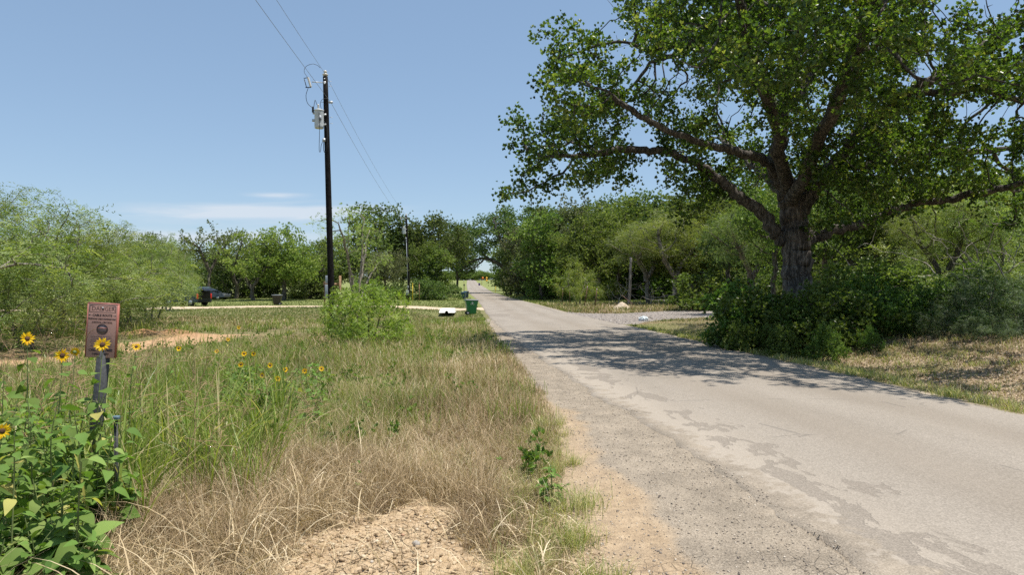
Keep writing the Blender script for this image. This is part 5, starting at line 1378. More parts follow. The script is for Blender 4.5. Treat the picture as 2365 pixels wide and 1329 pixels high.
wheelie_bin(640, 71.5, 1.13, 3.3, 0, M['bin_brown'], M['bin_lid'], 'dark brown wheelie bin on the lawn beside the pale driveway', 4, None, extra=lambda r, s: (setattr(r, 'scale', (1.12, 1.12, 1))))
wheelie_bin(1107, 272, 1.15, 1.5, 0, M['bin_purple'], M['bin_purple'], 'small looking violet wheelie bin at the distant right roadside', 5)

# ---- cable marker
M['sign_pink'] = plain('faded_red_panel', (.40, .235, .195), .55, .10, 9)
M['sign_edge'] = plain('faded_red_rim', (.34, .115, .085), .5, .15, 9)
M['ink'] = plain('black_ink', (.03, .022, .025), .6, .1, 9)
M['ink_faded'] = plain('faded_ink', (.12, .07, .065), .6, .3, 60)
M['post_grey'] = plain('mottled_grey_post', (.05, .052, .054), .7, .45, 45)
M['lens_grey'] = plain('worn_grey_disc', (.17, .125, .125), .6, .2, 20)
def cable_marker():
    Y = 5.2; base = on_ground(213, 5.25); root = empty('cable_marker', tuple(base)); tag(root, 'faded pinkish cable route sign on a stubby grey post among the sunflowers', 'sign')
    top = W(231, 780, Y) - base
    g = Geo(); g.tube([(-.02, .02, -.2), tuple(Vector((0, 0, 0)).lerp(top, .5)), tuple(top + Vector((.02, .05, .12)))], .047, 8); g.build('post', M['post_grey'], root)
    yaw, roll = math.radians(16), math.radians(-4.2)
    c = W(234.5, 765, Y) - base
    R = Matrix.Rotation(yaw, 3, 'Z') @ Matrix.Rotation(-roll, 3, 'Y') @ Matrix.Rotation(math.radians(3), 3, 'X')
    Rn = [list(r) for r in R]
    hw, hh = .097, .205
    def T(x, z, y=0.0): return tuple(c + R @ Vector((x, y, z)))
    pan = Geo().box(tuple(c), (hw * 2, .012, hh * 2), Rn).build('panel', M['sign_pink'], root, bevel=.003)
    g = Geo()
    for x in (-hw, hw): g.box(T(x + (.004 if x > 0 else -.004), 0, .016), (.006, .044, hh * 2), Rn)
    g.box(T(0, hh + .004, .016), (hw * 2 + .012, .044, .006), Rn); g.build('rim', M['sign_edge'], pan)
    def text(body, x, z, size, mat, sx=1.0, bold=0.0):
        cu = bpy.data.curves.new('lettering', 'FONT'); cu.body = body; cu.size = size; cu.align_x = 'CENTER'; cu.align_y = 'CENTER'; cu.extrude = .0006; cu.offset = bold
        cu.resolution_u = 2; cu.materials.append(mat)
        o = bpy.data.objects.new('lettering', cu); COL.objects.link(o)
        bpy.context.view_layer.update(); me = bpy.data.meshes.new_from_object(o.evaluated_get(bpy.context.evaluated_depsgraph_get())); bpy.data.objects.remove(o); bpy.data.curves.remove(cu)
        o = bpy.data.objects.new('lettering', me); COL.objects.link(o); o.parent = pan
        Mx = (R @ Matrix.Rotation(PI / 2, 3, 'X')).to_4x4(); Mx.translation = Vector(T(x, z, -.0075)); o.matrix_local = Mx @ Matrix.Diagonal((sx, 1, 1, 1))
    text('DANGER', .004, .168, .046, M['ink_faded'], .85, .0002)
    text('CABLE ROUTE', 0, .118, .026, M['ink'], .80, .0010)
    text('TELEPHONE CABLE UNDERGROUND', 0, .090, .0185, M['ink'], .61, .0007)
    text('(CRITICAL CIRCUITS)', 0, .064, .019, M['ink'], .76, .0006)
    text('CALL TOLL FREE', 0, -.148, .027, M['ink'], .8, .0012)
    text('1-800-344-8377', 0, -.178, .022, M['ink'], .8, .0008)
    g = Geo()
    for (x, z, w_, h_) in ((0, .195, .178, .004), (0, .143, .178, .004), (-.088, .169, .004, .052), (.088, .169, .004, .052)): g.box(T(x, z, -.0068), (w_, .002, h_), Rn)
    g.build('header_frame', M['ink'], pan); g = Geo()
    for s in (-1, 1):
        g.box(T(s * .082, .118, -.0068), (.014, .002, .004), Rn); g.box(T(s * .088, .118, -.0068), (.007, .002, .009), Rn)
    g.build('arrows', M['ink'], pan); g = Geo()
    for r_, (n_, wd) in enumerate(((9, .145), (8, .13), (9, .14), (9, .145), (8, .13), (8, .135))):
        rr = random.Random(r_); x = -wd / 2
        while x < wd / 2:
            l = rr.uniform(.008, .022); g.box(T(x + l / 2, -.045 - r_ * .0145, -.0066), (l, .0014, .0042), Rn); x += l + .005
    g.build('small_print', M['ink'], pan)
    n = 28; a = np.linspace(0, 2 * PI, n + 1)
    g = Geo(); g.tube([T(.004 + .036 * math.cos(t), .012 + .040 * math.sin(t), -.0065) for t in a], .0032, 5, False); g.build('emblem_ring', M['ink'], pan)
    g = Geo(); g.tube([T(.004, .012, -.0052), T(.004, .012, -.0072)], .036, 24); d = g.build('emblem_disc', M['lens_grey'], pan)
    Geo().box(T(.004, .022, -.0078), (.066, .001, .005), Rn).build('emblem_bar', M['sign_edge'], pan)
    g = Geo(); g.tube([T(0, .178, -.006), T(0, .178, -.013)], .006, 8); g.build('bolt', M['galv'], pan)
cable_marker()
b = on_ground(262, 4.75); r_ = empty('metal_stake', tuple(b)); tag(r_, 'thin bluish grey metal stake half hidden in dry grass below the cable sign', 'stake')
tp = W(268, 962, 4.75) - b; g = Geo()
g.box((tp.x / 2, 0, tp.z / 2), (.008, .03, tp.z)); g.box((tp.x / 2 + .012, -.012, tp.z / 2), (.024, .005, tp.z)); g.build('channel', M['post_grey'], r_)
Geo().box((tp.x + .005, -.01, tp.z - .01), (.045, .04, .025)).build('cap', plain('pale_blue_cap', (.10, .16, .20), .6), r_, bevel=.006)

# ---- vehicles
M['car_dark'] = plain('dark_blue_grey_paint', (.025, .03, .04), .25, .06, 3, .3)
M['car_grey'] = plain('dark_grey_paint', (.075, .085, .095), .28, .06, 3, .3)
M['glass'] = plain('tinted_glass', (.03, .04, .05), .06, .1, 2)
M['red_lamp'] = plain('red_lamp', (.55, .03, .02), .25, .1, 5)
M['rim'] = plain('alloy_rim', (.4, .41, .43), .35, .1, 5, .6)
def vehicle(name, px, Y, rz, body, prof, green, Wd, wheels, label, hatch=False, wr=.36):
    p = on_ground(px, Y); root = empty(name, tuple(p), rz); tag(root, label, 'car')
    def extr(P, hw, inset, nm, mat, par, bev):
        # side profile swept across the width, its upper outline drawn in
        P = np.array(P); n = len(P); zt, zb = P[:, 1].max(), P[:, 1].min()
        ins = inset * np.clip((P[:, 1] - zb) / (zt - zb), 0, 1)
        V = np.concatenate([np.stack([P[:, 0], -(hw - ins), P[:, 1]], 1), np.stack([P[:, 0], hw - ins, P[:, 1]], 1)])
        bm = bmesh.new(); vs = [bm.verts.new(v) for v in V]
        for i in range(n): bm.faces.new((vs[i], vs[(i + 1) % n], vs[n + (i + 1) % n], vs[n + i]))
        bm.faces.new(vs[:n][::-1]); bm.faces.new(vs[n:]); bmesh.ops.recalc_face_normals(bm, faces=bm.faces)
        me = bpy.data.meshes.new(nm); bm.to_mesh(me); bm.free(); o = link(nm, me, par, [mat])
        b = o.modifiers.new('bevel', 'BEVEL'); b.width = bev; b.segments = 3; b.limit_method = 'ANGLE'; return o
    bo = extr(prof, Wd / 2, .06, 'body', body, root, .05)
    extr(green[0], Wd / 2 - .07, .16, 'cabin', body, root, .05)
    for wpoly in green[1]:
        for sy in (-1, 1):
            P = np.array(wpoly); zc = (P[:, 1] - green[0][0][1]) / .62
            V = [(x, sy * (Wd / 2 - .07 - .16 * min(max((z - green[0][0][1]) / (max(q[1] for q in green[0]) - green[0][0][1]), 0), 1) + .006), z) for x, z in wpoly]
            me = bpy.data.meshes.new('side_window'); me.from_pydata(V + [(a, b_ - sy * .02, c) for a, b_, c in V], [], [tuple(range(len(V))), tuple(range(len(V), 2 * len(V)))]); me.update()
            link('side_window', me, root, [M['glass']])
    for nm, q in green[2]:
        (x0, z0, w0), (x1, z1, w1) = q
        V = [(x0, -w0, z0), (x0, w0, z0), (x1, w1, z1), (x1, -w1, z1)]
        me = bpy.data.meshes.new(nm); me.from_pydata(V, [], [(0, 1, 2, 3)]); me.update(); o = link(nm, me, root, [M['glass']])
        sm = o.modifiers.new('t', 'SOLIDIFY'); sm.thickness = .012; sm.offset = 0
    for x in wheels:
        for sy in (-1, 1):
            g = Geo(); yy = sy * (Wd / 2 - .10); g.tube([(x, yy - sy * .11, wr), (x, yy + sy * .105, wr)], wr, 20); t = g.build('wheel', M['rubber'], root, bevel=.03)
            g = Geo(); g.tube([(x, yy + sy * .10, wr), (x, yy + sy * .118, wr)], wr * .62, 12); g.build('rim', M['rim'], t)
    xb = min(q[0] for q in prof)
    for sy in (-1, 1):
        g = Geo(); g.box((xb + .07, sy * (Wd / 2 - .10), .98 if hatch else .72), (.16, .16, .50 if hatch else .16)); g.build('tail_light', M['red_lamp'], root, bevel=.02)
    xf = max(q[0] for q in prof)
    for sy in (-1, 1):
        g = Geo(); g.box((xf - .08, sy * (Wd / 2 - .22), .70), (.14, .28, .14)); g.build('headlight', M['rim'], root, bevel=.03)
    g = Geo(); g.box((xb + .02, 0, .48), (.14, Wd - .1, .18)); g.build('bumper', M['rubber'] if hatch else body, root, bevel=.04)
    if hatch:
        g = Geo(); ca, sa = math.cos(-.35), math.sin(-.35)
        Rm = [(ca, 0, sa), (0, 1, 0), (-sa, 0, ca)]
        g.box((xb - .32, 0, 1.72), (1.05, Wd - .3, .07), Rm); tg = g.build('tailgate', body, root, bevel=.03)
        g = Geo(); g.box((xb - .24, 0, 1.795), (.55, Wd - .55, .012), Rm); g.build('rear_window', M['glass'], tg)
        g = Geo()
        for sy in (-1, 1): g.tube([(xb + .2, sy * (Wd / 2 - .25), 1.25), (xb - .25, sy * (Wd / 2 - .25), 1.68)], .014, 6)
        g.build('gas_strut', M['rim'], tg)
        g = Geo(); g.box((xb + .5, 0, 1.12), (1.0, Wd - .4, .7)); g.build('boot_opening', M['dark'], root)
        g = Geo()
        for sy in (-1, 1): g.tube([(xb + .4, sy * (Wd / 2 - .28), 1.84), (xb + 2.6, sy * (Wd / 2 - .28), 1.84)], .02, 6)
        g.build('roof_rail', M['rim'], root)
    return root
suv_p = [(-2.3, .35), (-2.32, .75), (-2.28, 1.08), (1.1, 1.08), (2.05, .98), (2.3, .8), (2.32, .38)]
suv_g = [(-2.22, 1.06), (-2.05, 1.72), (-1.8, 1.79), (.15, 1.79), (.95, 1.12), (.95, 1.06)]
vehicle('parked_car', 432, 68.5, math.radians(158), M['car_dark'], suv_p, (suv_g, [[(-2.0, 1.14), (-1.85, 1.62), (-1.05, 1.68), (-1.05, 1.14)], [(-.95, 1.14), (-.95, 1.68), (-.15, 1.68), (-.15, 1.14)], [(-.05, 1.14), (-.05, 1.68), (.12, 1.68), (.72, 1.14)]],
        [('windscreen', ((1.0, 1.14, .72), (.24, 1.74, .60)))]), 1.86, (-1.45, 1.42), 'dark sport utility car with its tailgate raised, behind the mesquite', True, .38)
sed_p = [(-2.3, .32), (-2.34, .62), (-2.25, .95), (-1.5, 1.0), (1.0, .98), (1.95, .86), (2.3, .7), (2.34, .36)]
sed_g = [(-1.75, .97), (-.95, 1.38), (-.6, 1.44), (.1, 1.43), (.35, 1.38), (1.1, .96)]
vehicle('parked_car', 489, 92, math.radians(-8), M['car_grey'], sed_p, (sed_g, [[(-1.25, 1.02), (-.85, 1.32), (-.32, 1.36), (-.32, 1.02)], [(-.25, 1.02), (-.25, 1.36), (.12, 1.35), (.75, 1.02)]],
        [('windscreen', ((1.12, 1.0, .68), (.38, 1.40, .56))), ('rear_window', ((-1.78, 1.0, .68), (-.97, 1.40, .56)))]), 1.78, (-1.4, 1.4), 'grey sedan parked on the grass right of the raised tailgate', False, .32)

# ---- electric rack, stakes, posts
b = on_ground(770, 60); rk = empty('meter_rack', tuple(b)); tag(rk, 'timber rack with grey electric boxes right behind the near utility pole', 'meter rack')
def rx(px): return (px - 770) / FPX * 60
def rz_(py): return CAMZ - (py - HY) / FPX * 60 - b.z
Geo().box((rx(785.5), 0, rz_(637) / 2), (.17, .17, rz_(637))).build('post', M['timber'], rk)
Geo().box((rx(749), .1, rz_(650) / 2), (.10, .12, rz_(650))).build('post', M['timber'], rk)
Geo().box((rx(766), .16, rz_(657)), (1.55, .05, .2)).build('crossboard', M['timber'], rk)
Geo().box((rx(755.5), -.08, rz_(673)), (.30, .2, 1.15)).build('breaker_box', M['greybox'], rk, bevel=.02)
Geo().box((rx(755), -.05, rz_(646)), (.22, .18, .68)).build('meter_box', M['greybox'], rk, bevel=.02)

def stake(name, px, Y, py, r, mat, label, cat, k=8, lean=0.0, capm=None):
    b = on_ground(px, Y); h = CAMZ - (py - HY) / FPX * Y - b.z
    root = empty(name, tuple(b)); tag(root, label, cat)
    g = Geo(); g.tube([(0, 0, -.2), (lean * .5, 0, h * .5), (lean, 0, h)], r, k, bump_=.12 if r > .04 else 0, rng=np.random.default_rng(int(px))); g.build('shaft', mat, root, smooth=r > .04)
    if capm: g = Geo(); g.tube([(lean, 0, h), (lean, 0, h + .18)], r * 1.25, k); g.build('cap', capm, root)
    return root
stake('marker_stake', 953, 89, 658, .045, M['yellow'], 'yellow plastic marker stake right of the far utility pole', 'stake', capm=M['yellow'])
stake('marker_stake', 962.5, 90, 674, .03, M['timber'], 'short thin stake between the yellow and the brown stake', 'stake')
stake('marker_stake', 968.3, 87, 656, .055, M['timber'], 'brown wooden stake right of the yellow marker stake', 'stake', capm=M['rust'])
stake('marker_stake', 1144.5, 160, 663, .06, M['yellow'], 'yellow marker stake at the right roadside under the arch', 'stake', capm=M['yellow'])
# leaning old post, built lower end first
b = on_ground(1450, 62); top_ = W(1459, 595, 62) - b; root = empty('wooden_post', tuple(b)); tag(root, 'tall weathered grey post leaning behind the gravel driveway', 'post')
t = np.linspace(0, 1, 9); P = [tuple(Vector((0, 0, -.2)).lerp(top_, k) + Vector((.06 * math.sin(k * 5), 0, 0))) for k in t]
Geo().tube(P, np.linspace(.15, .10, 9), 10, bump_=.15, rng=np.random.default_rng(6)).build('shaft', M['wood_post'], root, smooth=True)
Geo().tube([(-.05, -.14, 1.0), (.02, -.15, 1.08), (.12, -.1, 1.0)], .012, 5).build('wire_loop', M['rust'], root)
for px, Y, py, ln, lab in [(1299, 74, 667, -.05, 'steel fence post farthest left, near the yellow green sapling'), (1316, 72, 672, .05, 'short steel fence post second from the left'), (1353, 60, 661, -.15, 'taller dark steel fence post in the verge right of the sapling'),
                       (1376, 57.5, 667, -.12, 'dark steel fence post nearest the leaning wooden post')]:
    b = on_ground(px, Y); h = CAMZ - (py - HY) / FPX * Y - b.z; root = empty('fence_post', tuple(b)); tag(root, lab, 'fence post', 'steel fence posts along the right verge')
    g = Geo(); Rr = [list(q) for q in Matrix.Rotation(-ln, 3, 'Y')]
    g.box((0, 0, h / 2), (.075, .012, h + .1), Rr); g.box((0, .026, h / 2), (.014, .04, h + .1), Rr); g.build('shaft', M['rust'], root)
    g = Geo(); g.box((-ln * h * .45, -.005, h * .95), (.05, .02, .12), Rr); g.build('tip', M['galv'], root)
a, c_ = W(1436, 682, 57), W(1456, 699, 56); root = empty('steel_rod', tuple(c_)); tag(root, 'rusty rod leaning across the foot of the weathered post', 'rod')
v = a - c_; Geo().tube([tuple(-.3 * v), (0, 0, 0), tuple(v)], .03, 6).build('shaft', M['rust'], root)

# culvert headwall
b = on_ground(1032, 53.3); b.z = CAMZ - (723.5 - HY) / FPX * 53.3; root = empty('culvert', tuple(b)); tag(root, 'white concrete culvert end with round pipe mouth under the pale driveway', 'culvert')
bm = bmesh.new(); prof = [(-.62, 0), (-.15, 0)] + [(-.02 + .13 * -math.cos(PI * k / 8), .15 * math.sin(PI * k / 8)) for k in range(1, 8)] + [(.11, 0), (.62, 0), (.56, .31), (.50, .33), (-.50, .33), (-.56, .31)]
f0 = [bm.verts.new((x, -.10 + z * .9, z)) for x, z in prof]; f1 = [bm.verts.new((x, 1.4, z)) for x, z in prof]; n = len(prof)
for i in range(n): bm.faces.new((f0[i], f0[(i + 1) % n], f1[(i + 1) % n], f1[i]))
bm.faces.new(f0[::-1]); bm.faces.new(f1); bmesh.ops.recalc_face_normals(bm, faces=bm.faces)
me = bpy.data.meshes.new('headwall'); bm.to_mesh(me); bm.free(); o = link('headwall', me, root, [M['concrete']]); bv = o.modifiers.new('b', 'BEVEL'); bv.width = .02; bv.limit_method = 'ANGLE'
a = np.linspace(0, PI, 12); g = Geo(); V = [(-.02 + .125 * math.cos(t), .2, .145 * math.sin(t)) for t in a] + [(-.02 + .125 * math.cos(t), 1.3, .145 * math.sin(t)) for t in a]
g.raw(V, [(i, i + 1, 13 + i, 12 + i) for i in range(11)]); g.V.append(np.array([(0, .9, .08)])); g.F3.append(np.array([(12 + i, 13 + i, g.n) for i in range(11)])); g.n += 1
g.build('pipe', M['dark'], root)

def lumpy(name, px, Y, rx_, ry_, h, mat, label, cat, seed, n=26, rough=.15, spread=1.5):
    p = on_ground(px, Y); rng = np.random.default_rng(seed)
    u = np.linspace(0, 1, n); V = [(0, 0, h)]; F3 = []; F4 = []; K = 40
    for i in range(1, n):
        for j in range(K):
            a = 2 * PI * j / K; r = u[i]; x, y = rx_ * r * math.cos(a), ry_ * r * math.sin(a)
            z = h * (1 - r) ** spread * (1 + .0) + rough * h * (vnoise(x + seed, y, .25, seed) - .5) * (1 - r) * 2
            V.append((x, y, float(z) - .02 * (i == n - 1) * 4))
    for j in range(K): F3.append((0, 1 + j, 1 + (j + 1) % K))
    for i in range(n - 2):
        for j in range(K): a = 1 + i * K + j; b_ = 1 + i * K + (j + 1) % K; F4.append((a, a + K, b_ + K, b_))
    V = np.array(V); zz = ground_z(V[:, 0] + p.x, V[:, 1] + p.y) - p.z; V[:, 2] += zz
    o = link(name, np_mesh(name, V, [np.array(F3), np.array(F4)], smooth=True), None, [mat]); o.location = p; return tag(o, label, cat)
lumpy('sand_pile', 1437, 57.5, 1.15, 1.0, .62, plain('pale_sand', (.46, .375, .275), .95, .15, 12), 'small pile of pale sand at the back of the gravel driveway', 'sand pile', 3)
def litter(name, px, Y, s, mat, label, cat, seed):
    rng = np.random.default_rng(seed); p = on_ground(px, Y)
    bm = bmesh.new(); bmesh.ops.create_icosphere(bm, subdivisions=3, radius=1)
    for v in bm.verts:
        c = v.co; k = 1 + .38 * math.sin(c.x * 5 + seed) * math.cos(c.y * 6) + .2 * math.sin(c.z * 11 + c.x * 9); v.co = Vector((c.x * s[0], c.y * s[1], c.z * s[2])) * k
    me = bpy.data.meshes.new(name); bm.to_mesh(me); bm.free(); o = link(name, me, None, [mat]); o.location = (p.x, p.y, p.z + s[2] * .75); return tag(o, label, cat)
M['film'] = plain('white_plastic_film', (.62, .68, .70), .35, .12, 7)
litter('plastic_bag', 1487, 38.5, (.24, .2, .15), M['film'], 'crumpled white plastic bag lying at the edge of the gravel driveway', 'litter', 2)
Geo().tube([tuple(W(1490, 735, 38.6)), tuple(W(1500, 733.5, 38.9)), tuple(W(1507, 737, 39))], .02, 6).build('branch_stub', M['limb_bark'])
tag(bpy.data.objects['branch_stub'], 'dark stick poking out beside the crumpled white plastic bag', 'stick')
litter('plastic_scrap', 874, 5.9, (.028, .02, .012), M['film'], 'tiny whitish plastic scrap caught in the dry grass', 'litter', 5)

# mailboxes and road signs far off
def mailbox(px, Y, py, boxm, label, lean=0.0):
    b = on_ground(px, Y); h = CAMZ - (py - HY) / FPX * Y - b.z; r = empty('mailbox', tuple(b)); tag(r, label, 'mailbox')
    Geo().box((lean, 0, (h - .2) / 2), (.11, .11, h - .2)).build('post', M['timber'], r)
    g = Geo(); bx = [(-.13, 0), (.13, 0), (.13, .14), (.09, .22), (0, .25), (-.09, .22), (-.13, .14)]
    V = [(x + lean, -.28, z + h - .22) for x, z in bx] + [(x + lean, .28, z + h - .22) for x, z in bx]; bm = bmesh.new(); vs = [bm.verts.new(v) for v in V]; n = 7
    for i in range(n): bm.faces.new((vs[i], vs[(i + 1) % n], vs[n + (i + 1) % n], vs[n + i]))
    bm.faces.new(vs[:n]); bm.faces.new(vs[n:]); bmesh.ops.recalc_face_normals(bm, faces=bm.faces); me = bpy.data.meshes.new('box'); bm.to_mesh(me); bm.free(); link('box', me, r, [boxm])
mailbox(1070.5, 128, 657, M['rubber'], 'dark mailbox on a brown wooden post above the blue bins', .12)
mailbox(1071.5, 205, 647, M['white'], 'pale mailbox on a post at the left roadside farther off than the dark one')
mailbox(1112, 285, 645, M['rubber'], 'black mailbox beside the distant warning signs')
M['orange'] = plain('orange_sheet', (.85, .22, .02), .5, .05, 5); M['amber'] = plain('amber_sheet', (.85, .45, .02), .5, .05, 5)
def warning(px, Y, cen, mat, label):
    b = on_ground(px, Y); r = empty('warning_sign', tuple(b)); tag(r, label, 'road sign')
    hs = [CAMZ - (c - HY) / FPX * Y - b.z for c in cen]
    Geo().box((0, .05, max(hs) / 2), (.08, .06, max(hs))).build('post', M['galv'], r)
    for h in hs:
        s = math.sqrt(.5); g = Geo(); g.box((0, 0, h), (.80, .03, .80), [(s, 0, -s), (0, 1, 0), (s, 0, s)]); p_ = g.build('panel', mat, r)
        g = Geo(); g.box((-.03, -.022, h - .05), (.10, .012, .38)); g.box((.08, -.022, h + .12), (.26, .012, .09), [(s, 0, -s), (0, 1, 0), (s, 0, s)]); g.build('arrow', M['ink'], p_)
warning(1115, 305, [642.8], M['orange'], 'distant orange diamond warning sign, left of the two')
warning(1124, 300, [643, 648.5], M['amber'], 'distant amber diamond sign with a second plate below it, right of the orange one')

# ---- dead wood
def dead(px, Y, top, spread, n, seed, label, lean=(0, 0), name='dead_branch', mat='dead_wood', rr=.05):
    rng = np.random.default_rng(seed); p = on_ground(px, Y); h = CAMZ - (top - HY) / FPX * Y - p.z
    att = [(rng.normal(lean[0], spread), rng.normal(lean[1], spread * .7), abs(rng.normal(h * .55, h * .3))) for _ in range(n)]
    N_, P_ = colonize(att, [(0, 0, -.05), (lean[0] * .2, 0, h * .2)], [-1, 0], .22, 5, .25, 40, (0, 0, -.05), rng)
    r, w_, nc = radii(N_, P_, .008, rr, 2.1); g = branch_geo(N_, P_, r, w_, rng=rng, sides=(6, 5, 3))
    o = g.build(name, M[mat], None, smooth=True); o.location = p; return tag(o, label, 'dead wood')
dead(1428, 66, 630, 1.0, 110, 1, 'grey dead branches sticking up behind the low bright bush', (.5, 0))
dead(1500, 64, 655, 1.6, 130, 2, 'grey dead brush lying right of the leaning wooden post', (1, 0))
dead(1600, 56, 668, 1.8, 150, 3, 'pile of fallen grey branches on the ground at the edge of the woods', (.8, 0))
dead(1660, 52, 660, 1.6, 120, 4, 'dark fallen branches between the driveway grass and the huge oak', (.5, 0), mat='limb_bark')
dead(1870, 52, 560, 2.0, 130, 5, 'bare dim branches in the shade just right of the huge oak trunk', (.6, 0), mat='limb_bark', rr=.08)
dead(2300, 30, 535, 2.0, 150, 6, 'long bare dead limb arching left over the sunny clearing', (-2.2, 0), rr=.12)
dead(2345, 26, 500, .9, 90, 7, 'pale bare twigs sticking out at the right edge of the picture', (-.6, 0), rr=.05)

# ---- sunflowers
M['petal'] = leaf_mat('petal', [(0, (.75, .42, .005)), (1, (.92, .66, .02))], .3, .5, 0, .2, 1.0)
M['disc'] = plain('flower_disc', (.075, .035, .015), .9, .5, 160)
def broadleaf(l, w_, droop=.35):
    rows = [(0, .06), (.10, .62), (.28, 1.0), (.5, .92), (.75, .52), (1.0, .0)]; V, F = [], []
    for t, ww in rows:
        z = -droop * l * t * t; y = l * t
        for s in (-1, 0, 1): V.append((s * ww * w_ / 2 * (1 + .06 * math.sin(t * 23 + s)), y - (.06 * l if (abs(s) and t == .10) else 0), z + .10 * w_ * abs(s) * ww))
    for i in range(len(rows) - 1):
        a = i * 3; F += [(a, a + 1, a + 4), (a, a + 4, a + 3), (a + 1, a + 2, a + 5), (a + 1, a + 5, a + 4)]
    return np.array(V), np.array(F)
BL = [broadleaf(1, .78, .35), broadleaf(1, .66, .6), broadleaf(1, .85, .15)]
def sunflower(bpx, Y, heads, label, seed, nl=16, ls=.13, stem_r=.006, hs=.082, group=None, name='sunflower_plant', side=()):
    rng = np.random.default_rng(seed); b = on_ground(bpx, Y); root = empty(name, tuple(b)); tag(root, label, 'sunflower' if hs else 'plant', group)
    g = Geo(); LP, LD, LS_ = [], [], []
    stems = [(W(h[0], h[1], Y + (h[2] if len(h) > 2 else 0)) - b) for h in heads] + [Vector(s) for s in side]
    for i, tpt in enumerate(stems):
        tpt = np.array(tpt); mid = tpt * .5 + np.array([rng.normal(0, .04), rng.normal(0, .04), .04]); start = np.zeros(3) if i == 0 else np.array(stems[0]) * .35
        P = catmull([start, (start + mid) / 2 + rng.normal(0, .015, 3), mid * .6 + tpt * .4, tpt * np.array([1, 1, .985])], 5)
        g.tube(P, np.linspace(stem_r if i == 0 else stem_r * .7, stem_r * .4, len(P)), 5, False)
        m = nl if i == 0 else max(4, nl // 3)
        for k in range(m):
            t = (k + .5) / m * .95; q = np.array([np.interp(t, np.linspace(0, 1, len(P)), P[:, c]) for c in range(3)])
            a = k * 2.4 + rng.uniform(-.4, .4) + i; LP.append((q, a, ls * (1.15 - .75 * t) * rng.uniform(.75, 1.2)))
    Vs, Fs, Ts, n = [], [], [], 0
    for q, a, s in LP:
        V0, F0 = BL[rng.integers(0, 3)]; pet = s * .45; d = np.array([math.cos(a), math.sin(a), .35])
        g.tube([q, q + d * pet], .0022, 3, False); el = rng.uniform(-.55, .35); yv = np.array([math.cos(a) * math.cos(el), math.sin(a) * math.cos(el), math.sin(el)])
        xv = np.cross(yv, [0, 0, 1]); xv /= np.linalg.norm(xv); ro = rng.normal(0, .35); zv = np.cross(xv, yv); xv = xv * math.cos(ro) + zv * math.sin(ro); zv = np.cross(xv, yv)
        V = (V0 * s) @ np.stack([xv, yv, zv]) + q + d * pet; Vs.append(V); Fs.append(F0 + n); Ts.append(np.full(len(V), np.clip(rng.normal(.5, .22), 0, 1))); n += len(V)
    g.build('stem', M['stem'], root, smooth=True)
    if Vs: link('leaves', np_mesh('leaves', np.concatenate(Vs), np.concatenate(Fs), {"tint": np.concatenate(Ts)}, smooth=True), root, [M['sun_leaf']])
    for h, tpt in zip(heads, stems):
        if not hs: continue
        face = Vector(h[3]) if len(h) > 3 else Vector((rng.uniform(-.2, .8), -1, rng.uniform(.1, .6))); face.normalize(); s = hs * (h[4] if len(h) > 4 else 1)
        q = face.to_track_quat('Z', 'Y').to_matrix(); R = np.array([list(x) for x in q])
        V0, F0 = kite(.5, .17, .25); V0[1, 1] = V0[3, 1] = .22; Vs, Fs, Ts, n = [], [], [], 0
        for ring_, (cnt, cup) in enumerate(((14, .12), (11, .3))):
            for k in range(cnt):
                a = 2 * PI * k / cnt + rng.uniform(-.12, .12); c, s_ = math.cos(a), math.sin(a); cu = cup + rng.uniform(-.15, .15); l = rng.uniform(.8, 1.1)
                Vv = V0 * l; Vv = Vv @ np.array([(1, 0, 0), (0, math.cos(cu), math.sin(cu)), (0, -math.sin(cu), math.cos(cu))]); Vv[:, 1] += .13
                Vv = Vv @ np.array([(c, s_, 0), (-s_, c, 0), (0, 0, 1)]); Vs.append(Vv); Fs.append(F0 + n); Ts.append(np.full(4, rng.random())); n += 4
        V = (np.concatenate(Vs) * s) @ R.T + np.array(tpt)
        fh = link('flower_head', np_mesh('petals', V, np.concatenate(Fs), {"tint": np.concatenate(Ts)}), root, [M['petal']])
        n_ = np.array(face); tp_ = np.array(tpt); g = Geo(); g.tube([tp_ - n_ * s * .10, tp_ + n_ * s * .02, tp_ + n_ * s * .10, tp_ + n_ * s * .12], np.array([.08, .20, .17, .06]) * s, 12); g.build('disc', M['disc'], fh, smooth=True)
        g = Geo(); g.tube([tp_ - n_ * s * .2, tp_ - n_ * s * .12, tp_ - n_ * s * .02], np.array([.04, .16, .22]) * s, 8); g.build('calyx', M['stem'], fh)
    return root
sunflower(35, 4.7, [(62, 783, .1, (.75, -.5, .25))], 'sunflower plant whose high flower faces right, left of the other near flowers', 1, 20, .16)
sunflower(120, 4.8, [(143, 822, 0, (.55, -.8, .1)), (172, 814, .15, (-.2, .9, .3), .8)], 'sunflower plant with an oval looking flower left of the cable sign', 2, 20, .16)
sunflower(190, 4.75, [(236, 797, 0, (.35, -.9, .35), 1.1)], 'sunflower plant whose open flower stands in front of the cable sign', 3, 18, .15)
sunflower(-8, 4.2, [(3, 997, 0, (.6, -.8, .2), 1)], 'sunflower plant cut by the left edge of the picture, low flower', 4, 18, .17)
sunflower(300, 5.9, [(314, 802, 0, (.4, -.7, .5), .8)], 'slender sunflower plant half hidden by grass right of the cable sign', 5, 12, .12)
